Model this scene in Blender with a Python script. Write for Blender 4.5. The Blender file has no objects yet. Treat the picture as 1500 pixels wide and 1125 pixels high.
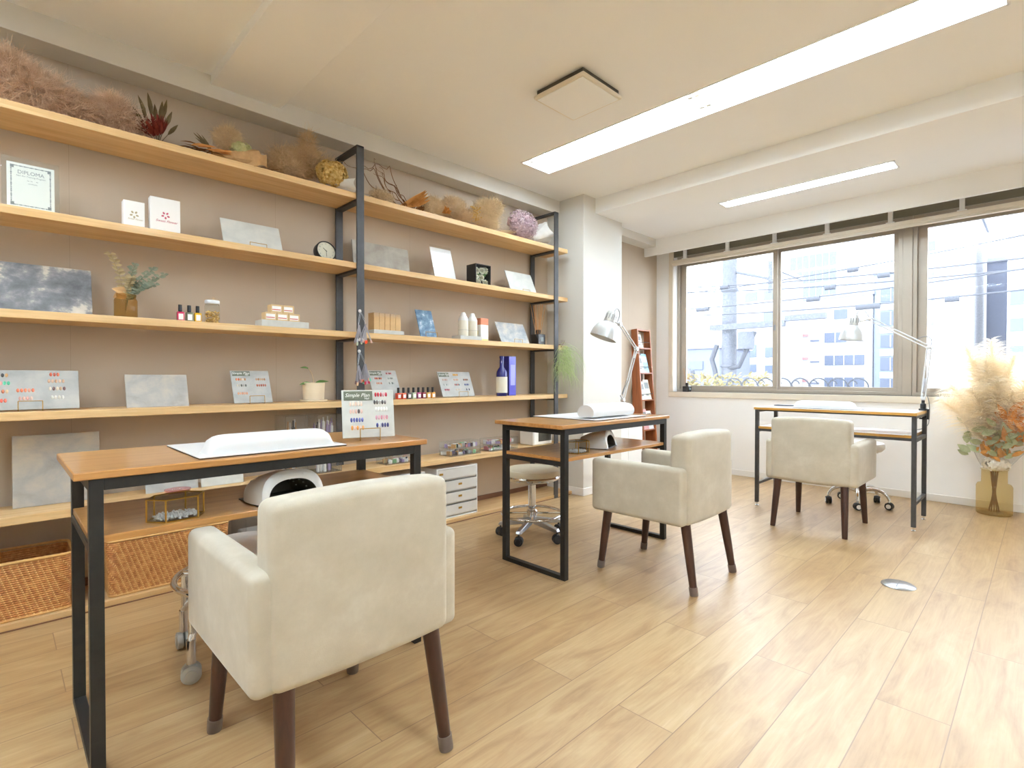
SKY = 3.0
EXPOSURE = 1.65
import bpy, math, random
from mathutils import Vector, Matrix, noise as mnoise

SC = bpy.context.scene
COL = SC.collection
PI = math.pi
rnd = random.Random(11)


def lin(c):
    """sRGB 0-255 triple or hex string -> linear rgba"""
    if isinstance(c, str):
        c = [int(c[i:i + 2], 16) for i in (0, 2, 4)]
    o = []
    for v in c[:3]:
        v = v / 255.0
        o.append(v / 12.92 if v <= 0.04045 else ((v + 0.055) / 1.055) ** 2.4)
    return (o[0], o[1], o[2], 1.0)


# ------------------------------------------------------------------ materials
MATS = {}


def new_mat(name):
    m = bpy.data.materials.new(name)
    m.use_nodes = True
    nt = m.node_tree
    b = nt.nodes.get('Principled BSDF')
    MATS[name] = m
    return m, nt, b


def coords(nt, scale=(1, 1, 1), loc=(0, 0, 0), rot=(0, 0, 0)):
    tc = nt.nodes.new('ShaderNodeTexCoord')
    mp = nt.nodes.new('ShaderNodeMapping')
    mp.inputs['Scale'].default_value = scale
    mp.inputs['Location'].default_value = loc
    mp.inputs['Rotation'].default_value = rot
    nt.links.new(tc.outputs['Object'], mp.inputs['Vector'])
    return mp


def ramp(nt, fac, stops):
    r = nt.nodes.new('ShaderNodeValToRGB')
    el = r.color_ramp.elements
    while len(el) > len(stops):
        el.remove(el[-1])
    while len(el) < len(stops):
        el.new(0.5)
    for e, (p, c) in zip(el, stops):
        e.position = p
        e.color = lin(c)
    nt.links.new(fac, r.inputs['Fac'])
    return r


def noise_tex(nt, vec, scale, detail=4.0, rough=0.55, dist=0.0):
    n = nt.nodes.new('ShaderNodeTexNoise')
    n.inputs['Scale'].default_value = scale
    n.inputs['Detail'].default_value = detail
    n.inputs['Roughness'].default_value = rough
    n.inputs['Distortion'].default_value = dist
    nt.links.new(vec.outputs[0], n.inputs['Vector'])
    return n


def add_bump(nt, b, h, strength=0.2, dist=0.002):
    bp = nt.nodes.new('ShaderNodeBump')
    bp.inputs['Strength'].default_value = strength
    bp.inputs['Distance'].default_value = dist
    nt.links.new(h, bp.inputs['Height'])
    nt.links.new(bp.outputs['Normal'], b.inputs['Normal'])


def mat(name, col, rough=0.5, metal=0.0, spec=0.5, col2=None, nscale=12.0, bump=0.0, bscale=200.0, coat=0.0, emit=None, estr=0.0):
    m, nt, b = new_mat(name)
    b.inputs['Roughness'].default_value = rough
    b.inputs['Metallic'].default_value = metal
    b.inputs['Specular IOR Level'].default_value = spec
    b.inputs['Coat Weight'].default_value = coat
    mp = coords(nt)
    c2 = col2 if col2 is not None else col
    n = noise_tex(nt, mp, nscale, 4)
    r = ramp(nt, n.outputs['Fac'], [(0.3, col), (0.7, c2)])
    nt.links.new(r.outputs['Color'], b.inputs['Base Color'])
    if bump > 0:
        n2 = noise_tex(nt, mp, bscale, 3)
        add_bump(nt, b, n2.outputs['Fac'], bump)
    if emit:
        b.inputs['Emission Color'].default_value = lin(emit)
        b.inputs['Emission Strength'].default_value = estr
    return m


def wood(name, c1, c2, c3, axis='X', rough=0.4, coat=0.0, stretch=14.0, scale=2.2):
    m, nt, b = new_mat(name)
    b.inputs['Roughness'].default_value = rough
    b.inputs['Coat Weight'].default_value = coat
    b.inputs['Coat Roughness'].default_value = 0.12
    s = {'X': (1, stretch, stretch), 'Y': (stretch, 1, stretch), 'Z': (stretch, stretch, 1)}[axis]
    mp = coords(nt, s)
    n = noise_tex(nt, mp, scale, 6, 0.6, 0.8)
    r = ramp(nt, n.outputs['Fac'], [(0.28, c1), (0.5, c2), (0.75, c3)])
    mp2 = coords(nt, tuple(v * 6 if v > 1 else 1.5 for v in s))
    n2 = noise_tex(nt, mp2, scale, 3)
    mx = nt.nodes.new('ShaderNodeMix')
    mx.data_type = 'RGBA'
    mx.blend_type = 'MULTIPLY'
    mx.inputs['Factor'].default_value = 0.25
    r2 = ramp(nt, n2.outputs['Fac'], [(0.35, (200, 190, 175)), (0.6, (255, 255, 255))])
    nt.links.new(r.outputs['Color'], mx.inputs[6])
    nt.links.new(r2.outputs['Color'], mx.inputs[7])
    nt.links.new(mx.outputs[2], b.inputs['Base Color'])
    add_bump(nt, b, n2.outputs['Fac'], 0.08, 0.001)
    return m


def marble(name, stops, scale=5.0, dist=1.2, rough=0.6, loc=(0, 0, 0)):
    m, nt, b = new_mat(name)
    b.inputs['Roughness'].default_value = rough
    mp = coords(nt, (1, 1, 1.3), loc)
    n = noise_tex(nt, mp, scale, 7, 0.62, dist)
    r = ramp(nt, n.outputs['Fac'], stops)
    nt.links.new(r.outputs['Color'], b.inputs['Base Color'])
    add_bump(nt, b, n.outputs['Fac'], 0.1, 0.001)
    return m


def clear(name, tint=(255, 255, 255), gloss=0.1, haze=0.0, hazecol=(235, 240, 245), speck=0.0, rough=0.03):
    """thin clear sheet: transparent body with a Fresnel gloss and optional dirt haze"""
    m, nt, b = new_mat(name)
    nt.nodes.remove(b)
    out = nt.nodes.get('Material Output')
    tr = nt.nodes.new('ShaderNodeBsdfTransparent')
    tr.inputs['Color'].default_value = lin(tint)
    gl = nt.nodes.new('ShaderNodeBsdfGlossy')
    gl.inputs['Roughness'].default_value = rough
    # Schlick reflectance, the same on both sides of the thin sheet
    lw = nt.nodes.new('ShaderNodeLayerWeight')
    lw.inputs['Blend'].default_value = 0.5
    pw = nt.nodes.new('ShaderNodeMath')
    pw.operation = 'POWER'
    pw.inputs[1].default_value = 5.0
    nt.links.new(lw.outputs['Facing'], pw.inputs[0])
    fr = nt.nodes.new('ShaderNodeMath')
    fr.operation = 'MULTIPLY_ADD'
    fr.inputs[1].default_value = 0.5
    fr.inputs[2].default_value = gloss * 0.4
    nt.links.new(pw.outputs[0], fr.inputs[0])
    mx = nt.nodes.new('ShaderNodeMixShader')
    nt.links.new(fr.outputs[0], mx.inputs['Fac'])
    nt.links.new(tr.outputs[0], mx.inputs[1])
    nt.links.new(gl.outputs[0], mx.inputs[2])
    last = mx
    if haze > 0:
        di = nt.nodes.new('ShaderNodeBsdfDiffuse')
        di.inputs['Color'].default_value = lin(hazecol)
        tl = nt.nodes.new('ShaderNodeBsdfTranslucent')
        tl.inputs['Color'].default_value = lin(hazecol)
        ad = nt.nodes.new('ShaderNodeMixShader')
        ad.inputs['Fac'].default_value = 0.6
        nt.links.new(di.outputs[0], ad.inputs[1])
        nt.links.new(tl.outputs[0], ad.inputs[2])
        m2 = nt.nodes.new('ShaderNodeMixShader')
        m2.inputs['Fac'].default_value = haze
        if speck > 0:
            mp = coords(nt)
            n = noise_tex(nt, mp, 90, 3, 0.7)
            r = nt.nodes.new('ShaderNodeMapRange')
            r.inputs['From Min'].default_value = 0.42
            r.inputs['From Max'].default_value = 0.72
            r.inputs['To Min'].default_value = haze
            r.inputs['To Max'].default_value = haze + speck
            nt.links.new(n.outputs['Fac'], r.inputs['Value'])
            nt.links.new(r.outputs[0], m2.inputs['Fac'])
        nt.links.new(last.outputs[0], m2.inputs[1])
        nt.links.new(ad.outputs[0], m2.inputs[2])
        last = m2
    nt.links.new(last.outputs[0], out.inputs['Surface'])
    return m


def fibre(name, col, col2, trans=0.35, nscale=25):
    """thin dried plant matter: diffuse with some light passing through"""
    m, nt, b = new_mat(name)
    nt.nodes.remove(b)
    out = nt.nodes.get('Material Output')
    mp = coords(nt)
    n = noise_tex(nt, mp, nscale, 3)
    r = ramp(nt, n.outputs['Fac'], [(0.3, col), (0.7, col2)])
    d = nt.nodes.new('ShaderNodeBsdfDiffuse')
    t = nt.nodes.new('ShaderNodeBsdfTranslucent')
    mx = nt.nodes.new('ShaderNodeMixShader')
    mx.inputs['Fac'].default_value = trans
    nt.links.new(r.outputs['Color'], d.inputs['Color'])
    nt.links.new(r.outputs['Color'], t.inputs['Color'])
    nt.links.new(d.outputs[0], mx.inputs[1])
    nt.links.new(t.outputs[0], mx.inputs[2])
    nt.links.new(mx.outputs[0], out.inputs['Surface'])
    return m


# ------------------------------------------------------------------ mesh builder
class MB:
    def __init__(s):
        s.v = []
        s.f = []
        s.mi = []
        s.cur = 0

    def add(s, vs, fs):
        o = len(s.v)
        s.v.extend([tuple(v) for v in vs])
        for f in fs:
            s.f.append(tuple(i + o for i in f))
            s.mi.append(s.cur)
        return s

    def box(s, x0, x1, y0, y1, z0, z1, m=None):
        vs = [Vector(p) for p in ((x0, y0, z0), (x1, y0, z0), (x1, y1, z0), (x0, y1, z0), (x0, y0, z1), (x1, y0, z1), (x1, y1, z1), (x0, y1, z1))]
        if m:
            vs = [m @ v for v in vs]
        return s.add(vs, [(0, 3, 2, 1), (4, 5, 6, 7), (0, 1, 5, 4), (1, 2, 6, 5), (2, 3, 7, 6), (3, 0, 4, 7)])

    def cbox(s, c, d, m=None):
        return s.box(c[0] - d[0] / 2, c[0] + d[0] / 2, c[1] - d[1] / 2, c[1] + d[1] / 2, c[2] - d[2] / 2, c[2] + d[2] / 2, m)

    def tube(s, pts, r, n=8, closed=False, caps=True):
        pts = [Vector(p) for p in pts]
        k = len(pts)
        rs = r if isinstance(r, (list, tuple)) else [r] * k
        up = None
        vs = []
        for i, p in enumerate(pts):
            if closed:
                t = pts[(i + 1) % k] - pts[i - 1]
            else:
                t = pts[min(i + 1, k - 1)] - pts[max(i - 1, 0)]
            if t.length < 1e-9:
                t = Vector((0, 0, 1))
            t.normalize()
            if up is None:
                up = Vector((0, 0, 1)) if abs(t.z) < 0.9 else Vector((1, 0, 0))
            a = up - t * up.dot(t)
            if a.length < 1e-6:
                a = t.orthogonal()
            a.normalize()
            up = a
            b = t.cross(a)
            for j in range(n):
                an = 2 * PI * j / n
                vs.append(p + (a * math.cos(an) + b * math.sin(an)) * rs[i])
        fs = []
        for i in range(k if closed else k - 1):
            i2 = (i + 1) % k
            for j in range(n):
                j2 = (j + 1) % n
                fs.append((i * n + j, i * n + j2, i2 * n + j2, i2 * n + j))
        if caps and not closed:
            fs.append(tuple(range(n - 1, -1, -1)))
            fs.append(tuple((k - 1) * n + j for j in range(n)))
        return s.add(vs, fs)

    def cyl(s, p0, p1, r0, r1=None, n=16):
        return s.tube([p0, p1], [r0, r0 if r1 is None else r1], n)

    def lathe(s, prof, n=24, c=(0, 0, 0), m=None, capb=True, capt=True):
        vs = []
        for (r, z) in prof:
            for j in range(n):
                a = 2 * PI * j / n
                v = Vector((c[0] + r * math.cos(a), c[1] + r * math.sin(a), c[2] + z))
                vs.append(m @ v if m else v)
        fs = []
        k = len(prof)
        for i in range(k - 1):
            for j in range(n):
                j2 = (j + 1) % n
                fs.append((i * n + j, i * n + j2, (i + 1) * n + j2, (i + 1) * n + j))
        if capb:
            fs.append(tuple(range(n - 1, -1, -1)))
        if capt:
            fs.append(tuple((k - 1) * n + j for j in range(n)))
        return s.add(vs, fs)

    def prism(s, poly, d0, d1, axis='Y', m=None):
        def P(a, b, d):
            v = {'Y': Vector((a, d, b)), 'X': Vector((d, a, b)), 'Z': Vector((a, b, d))}[axis]
            return m @ v if m else v
        n = len(poly)
        vs = [P(a, b, d0) for a, b in poly] + [P(a, b, d1) for a, b in poly]
        fs = [tuple(range(n)), tuple(range(2 * n - 1, n - 1, -1))]
        for i in range(n):
            j = (i + 1) % n
            fs.append((i, i + n, j + n, j))
        return s.add(vs, fs)

    def grid(s, fn, nu, nv, closeu=False):
        vs = [fn(i / nu, j / nv) for j in range(nv + 1) for i in range(nu + 1)]
        w = nu + 1
        fs = [(j * w + i, j * w + i + 1, (j + 1) * w + i + 1, (j + 1) * w + i) for j in range(nv) for i in range(nu)]
        return s.add(vs, fs)

    def ribbon(s, pts, w, side=None):
        pts = [Vector(p) for p in pts]
        d = side
        if d is None:
            d = Vector((rnd.uniform(-1, 1), rnd.uniform(-1, 1), rnd.uniform(-1, 1)))
        d = Vector(d)
        t = pts[-1] - pts[0]
        d = d - t * (d.dot(t) / max(t.length_squared, 1e-9))
        if d.length < 1e-6:
            d = Vector((1, 0, 0))
        d.normalize()
        k = len(pts)
        ws = w if isinstance(w, (list, tuple)) else [w * (1 - 0.7 * i / (k - 1)) for i in range(k)]
        vs = []
        for i, p in enumerate(pts):
            vs += [p - d * ws[i] / 2, p + d * ws[i] / 2]
        return s.add(vs, [(2 * i, 2 * i + 1, 2 * i + 3, 2 * i + 2) for i in range(k - 1)])

    def leaf(s, base, tip, w, nrm, cup=0.15):
        base = Vector(base)
        tip = Vector(tip)
        t = tip - base
        L = t.length
        n = Vector(nrm)
        sd = t.cross(n)
        if sd.length < 1e-6:
            sd = t.orthogonal()
        sd.normalize()
        n = sd.cross(t).normalized()
        vs = []
        prof = [(0, 0.08), (0.2, 0.7), (0.45, 1.0), (0.7, 0.75), (0.9, 0.3), (1, 0.03)]
        for u, k in prof:
            p = base + t * u + n * (cup * L * u * u * -1)
            h = w / 2 * k
            vs += [p - sd * h + n * h * 0.35, p, p + sd * h + n * h * 0.35]
        fs = []
        for i in range(len(prof) - 1):
            a = i * 3
            fs += [(a, a + 1, a + 4, a + 3), (a + 1, a + 2, a + 5, a + 4)]
        return s.add(vs, fs)

    def build(s, name, m, parent=None, bevel=0.0, seg=2, smooth=False, sub=0, loc=(0, 0, 0), rot=(0, 0, 0), angle=40):
        me = bpy.data.meshes.new(name)
        me.from_pydata(s.v, [], s.f)
        ms = m if isinstance(m, (list, tuple)) else [m]
        for x in ms:
            me.materials.append(MATS[x] if isinstance(x, str) else x)
        if len(ms) > 1:
            me.polygons.foreach_set('material_index', s.mi)
        if smooth or bevel > 0:
            me.polygons.foreach_set('use_smooth', [True] * len(me.polygons))
            if hasattr(me, 'set_sharp_from_angle'):
                me.set_sharp_from_angle(angle=math.radians(angle))
        me.update()
        o = bpy.data.objects.new(name, me)
        COL.objects.link(o)
        o.location = loc
        o.rotation_euler = rot
        if parent is not None:
            o.parent = parent
        if bevel > 0:
            b = o.modifiers.new('bevel', 'BEVEL')
            b.width = bevel
            b.segments = seg
            b.limit_method = 'ANGLE'
            b.angle_limit = math.radians(35)
            b.harden_normals = False
        if sub:
            q = o.modifiers.new('sub', 'SUBSURF')
            q.levels = sub
            q.render_levels = sub
        return o


def tag(o, label=None, cat=None, group=None, kind=None):
    if label:
        o['label'] = label
    if cat:
        o['category'] = cat
    if group:
        o['group'] = group
    if kind:
        o['kind'] = kind
    return o


def thing(name, label, cat, loc=(0, 0, 0), rz=0.0, group=None, rx=0.0):
    o = bpy.data.objects.new(name, None)
    COL.objects.link(o)
    o.empty_display_size = 0.05
    o.location = loc
    o.rotation_euler = (rx, 0, rz)
    return tag(o, label, cat, group)


def struct(mb, name, m, **k):
    return tag(mb.build(name, m, **k), kind='structure')


def kids(o):
    return [c for c in o.children]


def copy_tree(o, loc=None, rz=None, label=None, group=None, parent=None):
    c = o.copy()
    COL.objects.link(c)
    if parent is not None:
        c.parent = parent
    for ch in kids(o):
        copy_tree(ch, parent=c)
    if loc is not None:
        c.location = loc
    if rz is not None:
        c.rotation_euler[2] = rz
    if label:
        c['label'] = label
    if group:
        c['group'] = group
    return c


def text(name, s, size, m, parent, loc, rot=(PI / 2, 0, 0), align='CENTER', shear=0.0, sx=1.0):
    cu = bpy.data.curves.new(name, 'FONT')
    cu.body = s
    cu.size = size
    cu.align_x = align
    cu.align_y = 'CENTER'
    cu.shear = shear
    cu.extrude = 0.0002
    cu.resolution_u = 3
    tmp = bpy.data.objects.new(name, cu)
    COL.objects.link(tmp)
    dg = bpy.context.evaluated_depsgraph_get()
    dg.update()
    me = bpy.data.meshes.new_from_object(tmp.evaluated_get(dg))
    bpy.data.objects.remove(tmp)
    me.materials.clear()
    me.materials.append(MATS[m])
    o = bpy.data.objects.new(name, me)
    COL.objects.link(o)
    o.parent = parent
    o.location = loc
    o.rotation_euler = rot
    o.scale = (sx, 1, 1)
    return o


def arc(c, r, a0, a1, n, plane='XZ'):
    out = []
    for i in range(n + 1):
        a = a0 + (a1 - a0) * i / n
        x, y = r * math.cos(a), r * math.sin(a)
        if plane == 'XZ':
            out.append((c[0] + x, c[1], c[2] + y))
        elif plane == 'XY':
            out.append((c[0] + x, c[1] + y, c[2]))
        else:
            out.append((c[0], c[1] + x, c[2] + y))
    return out


def bez(p0, p1, p2, p3, n=10):
    p0, p1, p2, p3 = map(Vector, (p0, p1, p2, p3))
    o = []
    for i in range(n + 1):
        t = i / n
        o.append(p0 * (1 - t) ** 3 + p1 * 3 * t * (1 - t) ** 2 + p2 * 3 * t * t * (1 - t) + p3 * t ** 3)
    return o
# ------------------------------------------------------------------ palette
mat('white_wall_lit', (248, 247, 245), 0.65, col2=(246, 245, 242), nscale=3, bump=0.12, bscale=350)  # copy of white_wall with window-side light put into its colour
mat('ceiling_white', (250, 250, 249), 0.8, col2=(248, 248, 247), nscale=3, bump=0.1, bscale=300)
mat('white_wall', (220, 216, 208), 0.7, col2=(217, 213, 204), nscale=3, bump=0.15, bscale=300)
mat('trim_cream', (232, 222, 204), 0.45, col2=(228, 217, 199), nscale=6)
mat('base_white', (236, 233, 228), 0.4)
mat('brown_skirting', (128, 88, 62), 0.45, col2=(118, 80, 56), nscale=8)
mat('bronze_sash', (178, 167, 152), 0.4, 0.2, col2=(172, 161, 146), nscale=5)
mat('black_iron', (38, 37, 36), 0.42, 0.35, col2=(46, 45, 43), nscale=30, bump=0.05, bscale=500)
mat('grey_iron', (74, 73, 73), 0.45, 0.5, col2=(84, 84, 85), nscale=20)
wood('pine', (208, 166, 110), (222, 184, 130), (232, 200, 150), 'X', 0.5, 0.1, 12, 2.0)
wood('pine_floor_edge', (204, 164, 110), (216, 178, 126), (226, 194, 146), 'X', 0.45, 0.15, 12, 2.0)
wood('varnished_top', (164, 110, 54), (182, 128, 68), (196, 144, 84), 'X', 0.3, 0.5, 16, 2.2)
wood('varnished_top_across', (196, 144, 66), (212, 160, 78), (222, 172, 90), 'Y', 0.28, 0.4, 16, 2.2)
mat('white_laminate', (238, 236, 234), 0.3, coat=0.3)
wood('dark_leg', (48, 24, 16), (64, 33, 22), (80, 43, 29), 'Z', 0.35, 0.35, 12, 3)
wood('rack_wood', (130, 70, 34), (156, 88, 46), (172, 104, 58), 'Z', 0.4, 0.3, 12, 3)
mat('white_leather', (228, 228, 227), 0.42, col2=(225, 225, 224), nscale=8, bump=0.08, bscale=260)
mat('pocket_shadow', (128, 121, 102), 0.5, 0.2)
mat('black_felt', (30, 30, 32), 0.8)
mat('chrome', (225, 226, 228), 0.08, 1.0)
mat('brushed_steel', (196, 198, 202), 0.3, 1.0, col2=(186, 189, 194), nscale=60)
mat('silver_paint', (222, 224, 224), 0.36, 0.35, col2=(215, 217, 218), nscale=10)
mat('brass', (190, 150, 70), 0.3, 0.9, col2=(176, 136, 60), nscale=30)
mat('black_rubber', (30, 30, 31), 0.5)
mat('grey_rubber', (178, 177, 170), 0.45)
mat('black_plastic', (34, 34, 36), 0.4)
mat('white_plastic', (240, 239, 236), 0.3, coat=0.2)
mat('grey_plastic', (150, 152, 154), 0.35)
mat('dark_inner', (78, 74, 66), 0.3, 0.3, col2=(92, 87, 77), nscale=20)
mat('paper_white', (244, 243, 240), 0.6)
mat('kraft', (206, 168, 118), 0.7, col2=(196, 158, 108), nscale=30)
mat('kraft_light', (222, 194, 148), 0.65, col2=(216, 186, 140), nscale=30)
mat('ink_grey', (140, 146, 146), 0.7)
mat('ink_black', (30, 30, 30), 0.7)
mat('ink_pink', (196, 96, 118), 0.7)
mat('ink_red', (206, 92, 70), 0.7)
mat('ink_tan', (186, 172, 140), 0.7)
mat('diploma_paper', (240, 241, 232), 0.6, col2=(236, 238, 229), nscale=20)
mat('slate_label', (104, 110, 94), 0.7, col2=(112, 118, 102), nscale=60)
mat('chalk', (240, 240, 235), 0.8)
mat('concrete_tray', (190, 190, 184), 0.7, col2=(206, 206, 200), nscale=18)
mat('cobalt_glass', (28, 30, 110), 0.08, coat=0.6)
mat('cobalt_card', (62, 62, 188), 0.3, col2=(80, 82, 200), nscale=6, coat=0.4)
mat('cobalt_dark', (38, 38, 132), 0.35, coat=0.3)
mat('cobalt_pale', (150, 152, 226), 0.35, coat=0.3)
mat('cream_label', (232, 226, 208), 0.6)
mat('pot_wood', (232, 216, 188), 0.55, col2=(224, 206, 176), nscale=10)
mat('soil', (70, 52, 38), 0.9)
mat('orchid_leaf', (84, 124, 58), 0.4, col2=(104, 142, 74), nscale=40)
mat('bulb_black', (36, 33, 32), 0.25, coat=0.4)
wood('reed', (190, 130, 70), (204, 146, 86), (214, 160, 100), 'Z', 0.6, 0.0, 8, 4)
marble('grey_marble', [(0.30, (158, 159, 158)), (0.5, (180, 181, 178)), (0.70, (200, 198, 190))], 7.0, 0.25)
marble('grey_marble_warm', [(0.30, (156, 150, 142)), (0.47, (174, 172, 168)), (0.58, (190, 184, 172)), (0.72, (206, 194, 174))], 6.5, 0.3)
marble('pale_marble', [(0.30, (196, 198, 194)), (0.55, (212, 213, 207)), (0.72, (224, 222, 212))], 8.0, 0.25)
marble('dark_marble', [(0.34, (88, 90, 95)), (0.50, (122, 124, 129)), (0.57, (150, 150, 151)), (0.62, (204, 198, 188)), (0.8, (222, 214, 202))], 9.0, 0.15)
marble('taupe_marble', [(0.3, (140, 130, 118)), (0.5, (166, 160, 148)), (0.7, (186, 180, 168))], 6.0, 0.3)
marble('blue_marble', [(0.34, (70, 100, 130)), (0.5, (104, 136, 164)), (0.58, (140, 168, 190)), (0.64, (214, 222, 232))], 16.0, 0.2)
marble('greyblue_marble', [(0.34, (150, 158, 166)), (0.5, (178, 182, 184)), (0.62, (206, 202, 192))], 11.0, 0.2)

# cream velvet of the chairs
m, nt, b = new_mat('cream_velvet')
mp = coords(nt)
n1 = noise_tex(nt, mp, 9, 5, 0.65)
r = ramp(nt, n1.outputs['Fac'], [(0.3, (184, 174, 154)), (0.55, (194, 184, 165)), (0.75, (205, 197, 180))])
nt.links.new(r.outputs['Color'], b.inputs['Base Color'])
b.inputs['Roughness'].default_value = 0.85
b.inputs['Sheen Weight'].default_value = 0.35
b.inputs['Sheen Roughness'].default_value = 0.4
n2 = noise_tex(nt, mp, 420, 2)
add_bump(nt, b, n2.outputs['Fac'], 0.25, 0.001)

# taupe wall paper with faint vertical seams
m, nt, b = new_mat('taupe_wall')
mp = coords(nt)
n1 = noise_tex(nt, mp, 2.0, 3)
r = ramp(nt, n1.outputs['Fac'], [(0.3, (190, 173, 153)), (0.7, (195, 179, 159))])
br = nt.nodes.new('ShaderNodeTexBrick')
br.offset = 0
br.inputs['Scale'].default_value = 1
br.inputs['Brick Width'].default_value = 0.92
br.inputs['Row Height'].default_value = 9
br.inputs['Mortar Size'].default_value = 0.0009
br.inputs['Color1'].default_value = (1, 1, 1, 1)
br.inputs['Color2'].default_value = (1, 1, 1, 1)
br.inputs['Mortar'].default_value = (0.8, 0.79, 0.78, 1)
mpb = coords(nt, (1, 1, 1), (-0.245, 0, 0), (PI / 2, 0, 0))
mpb.inputs['Location'].default_value = (-0.245, 0, 4.5)
nt.links.new(mpb.outputs[0], br.inputs['Vector'])
mx = nt.nodes.new('ShaderNodeMix')
mx.data_type = 'RGBA'
mx.blend_type = 'MULTIPLY'
mx.inputs['Factor'].default_value = 1
nt.links.new(r.outputs['Color'], mx.inputs[6])
nt.links.new(br.outputs['Color'], mx.inputs[7])
nt.links.new(mx.outputs[2], b.inputs['Base Color'])
b.inputs['Roughness'].default_value = 0.75
n2 = noise_tex(nt, mp, 260, 3)
add_bump(nt, b, n2.outputs['Fac'], 0.15, 0.001)

# oak plank floor: planks run along X, 181.5 mm wide
m, nt, b = new_mat('oak_floor')
mpb = coords(nt, (1, 1, 1), (-2.55 + 0.6, -0.003, 0))
br = nt.nodes.new('ShaderNodeTexBrick')
br.offset = 0.5
br.offset_frequency = 2
br.inputs['Scale'].default_value = 1
br.inputs['Brick Width'].default_value = 1.2
br.inputs['Row Height'].default_value = 0.1815
br.inputs['Mortar Size'].default_value = 0.0014
br.inputs['Mortar Smooth'].default_value = 0.0
br.inputs['Bias'].default_value = 0.0
br.inputs['Color1'].default_value = (0, 0, 0, 1)
br.inputs['Color2'].default_value = (1, 1, 1, 1)
br.inputs['Mortar'].default_value = (0.5, 0.5, 0.5, 1)
nt.links.new(mpb.outputs[0], br.inputs['Vector'])
# shift the grain from plank to plank
sh = nt.nodes.new('ShaderNodeVectorMath')
sh.operation = 'MULTIPLY_ADD'
sh.inputs[1].default_value = (7.0, 3.0, 5.0)
nt.links.new(br.outputs['Color'], sh.inputs[0])
tc = nt.nodes.new('ShaderNodeTexCoord')
nt.links.new(tc.outputs['Object'], sh.inputs[2])
mg = nt.nodes.new('ShaderNodeMapping')
mg.inputs['Scale'].default_value = (1.1, 6.0, 1.0)
nt.links.new(sh.outputs[0], mg.inputs['Vector'])
g1 = noise_tex(nt, mg, 2.2, 6, 0.6, 1.0)
mg2 = nt.nodes.new('ShaderNodeMapping')
mg2.inputs['Scale'].default_value = (2.0, 60.0, 1.0)
nt.links.new(sh.outputs[0], mg2.inputs['Vector'])
g2 = noise_tex(nt, mg2, 2.0, 4, 0.6, 0.4)
r = ramp(nt, g1.outputs['Fac'], [(0.25, (160, 126, 84)), (0.45, (183, 151, 108)), (0.6, (193, 164, 120)), (0.8, (204, 178, 139))])
r2 = ramp(nt, g2.outputs['Fac'], [(0.3, (226, 217, 206)), (0.62, (255, 255, 255))])
mx = nt.nodes.new('ShaderNodeMix')
mx.data_type = 'RGBA'
mx.blend_type = 'MULTIPLY'
mx.inputs['Factor'].default_value = 0.45
nt.links.new(r.outputs['Color'], mx.inputs[6])
nt.links.new(r2.outputs['Color'], mx.inputs[7])
rt = ramp(nt, br.outputs['Color'], [(0.0, (244, 238, 228)), (1.0, (255, 255, 255))])
mx2 = nt.nodes.new('ShaderNodeMix')
mx2.data_type = 'RGBA'
mx2.blend_type = 'MULTIPLY'
mx2.inputs['Factor'].default_value = 1.0
nt.links.new(mx.outputs[2], mx2.inputs[6])
nt.links.new(rt.outputs['Color'], mx2.inputs[7])
mx3 = nt.nodes.new('ShaderNodeMix')
mx3.data_type = 'RGBA'
nt.links.new(br.outputs['Fac'], mx3.inputs['Factor'])
nt.links.new(mx2.outputs[2], mx3.inputs[6])
mx3.inputs[7].default_value = lin((138, 106, 74))
nt.links.new(mx3.outputs[2], b.inputs['Base Color'])
b.inputs['Roughness'].default_value = 0.42
b.inputs['Specular IOR Level'].default_value = 0.5
b.inputs['Coat Weight'].default_value = 0.5
b.inputs['Coat Roughness'].default_value = 0.4
add_bump(nt, b, g2.outputs['Fac'], 0.05, 0.001)

# rattan: warm cane with paler bound stakes
m, nt, b = new_mat('rattan')
mp = coords(nt)
n1 = noise_tex(nt, mp, 60, 3)
r = ramp(nt, n1.outputs['Fac'], [(0.3, (158, 98, 44)), (0.5, (188, 126, 64)), (0.72, (214, 160, 92))])
nt.links.new(r.outputs['Color'], b.inputs['Base Color'])
b.inputs['Roughness'].default_value = 0.55
mat('rattan_pale', (216, 172, 108), 0.55, col2=(202, 152, 88), nscale=40)

clear('acrylic', (252, 253, 253), 0.05, 0.03, (240, 242, 244))
clear('clear_pane', (248, 250, 249), 0.05)
clear('amber_glass', (248, 238, 210), 0.08, 0.2, (232, 212, 160))
clear('brown_glass', (226, 204, 154), 0.08, 0.2, (196, 164, 104))
clear('clear_film', (248, 248, 248), 0.10, 0.10, (242, 242, 242), rough=0.12)
clear('swatch_clear', (246, 246, 248), 0.08, 0.42, (226, 226, 234), rough=0.15)
clear('leg_sock', (222, 214, 208), 0.08, 0.5, (206, 192, 182), rough=0.2)
clear('pink_glass', (242, 220, 220), 0.08, 0.2, (226, 186, 186))
clear('window_glass', (250, 252, 255), 0.04, 0.0, (236, 240, 250))

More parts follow.
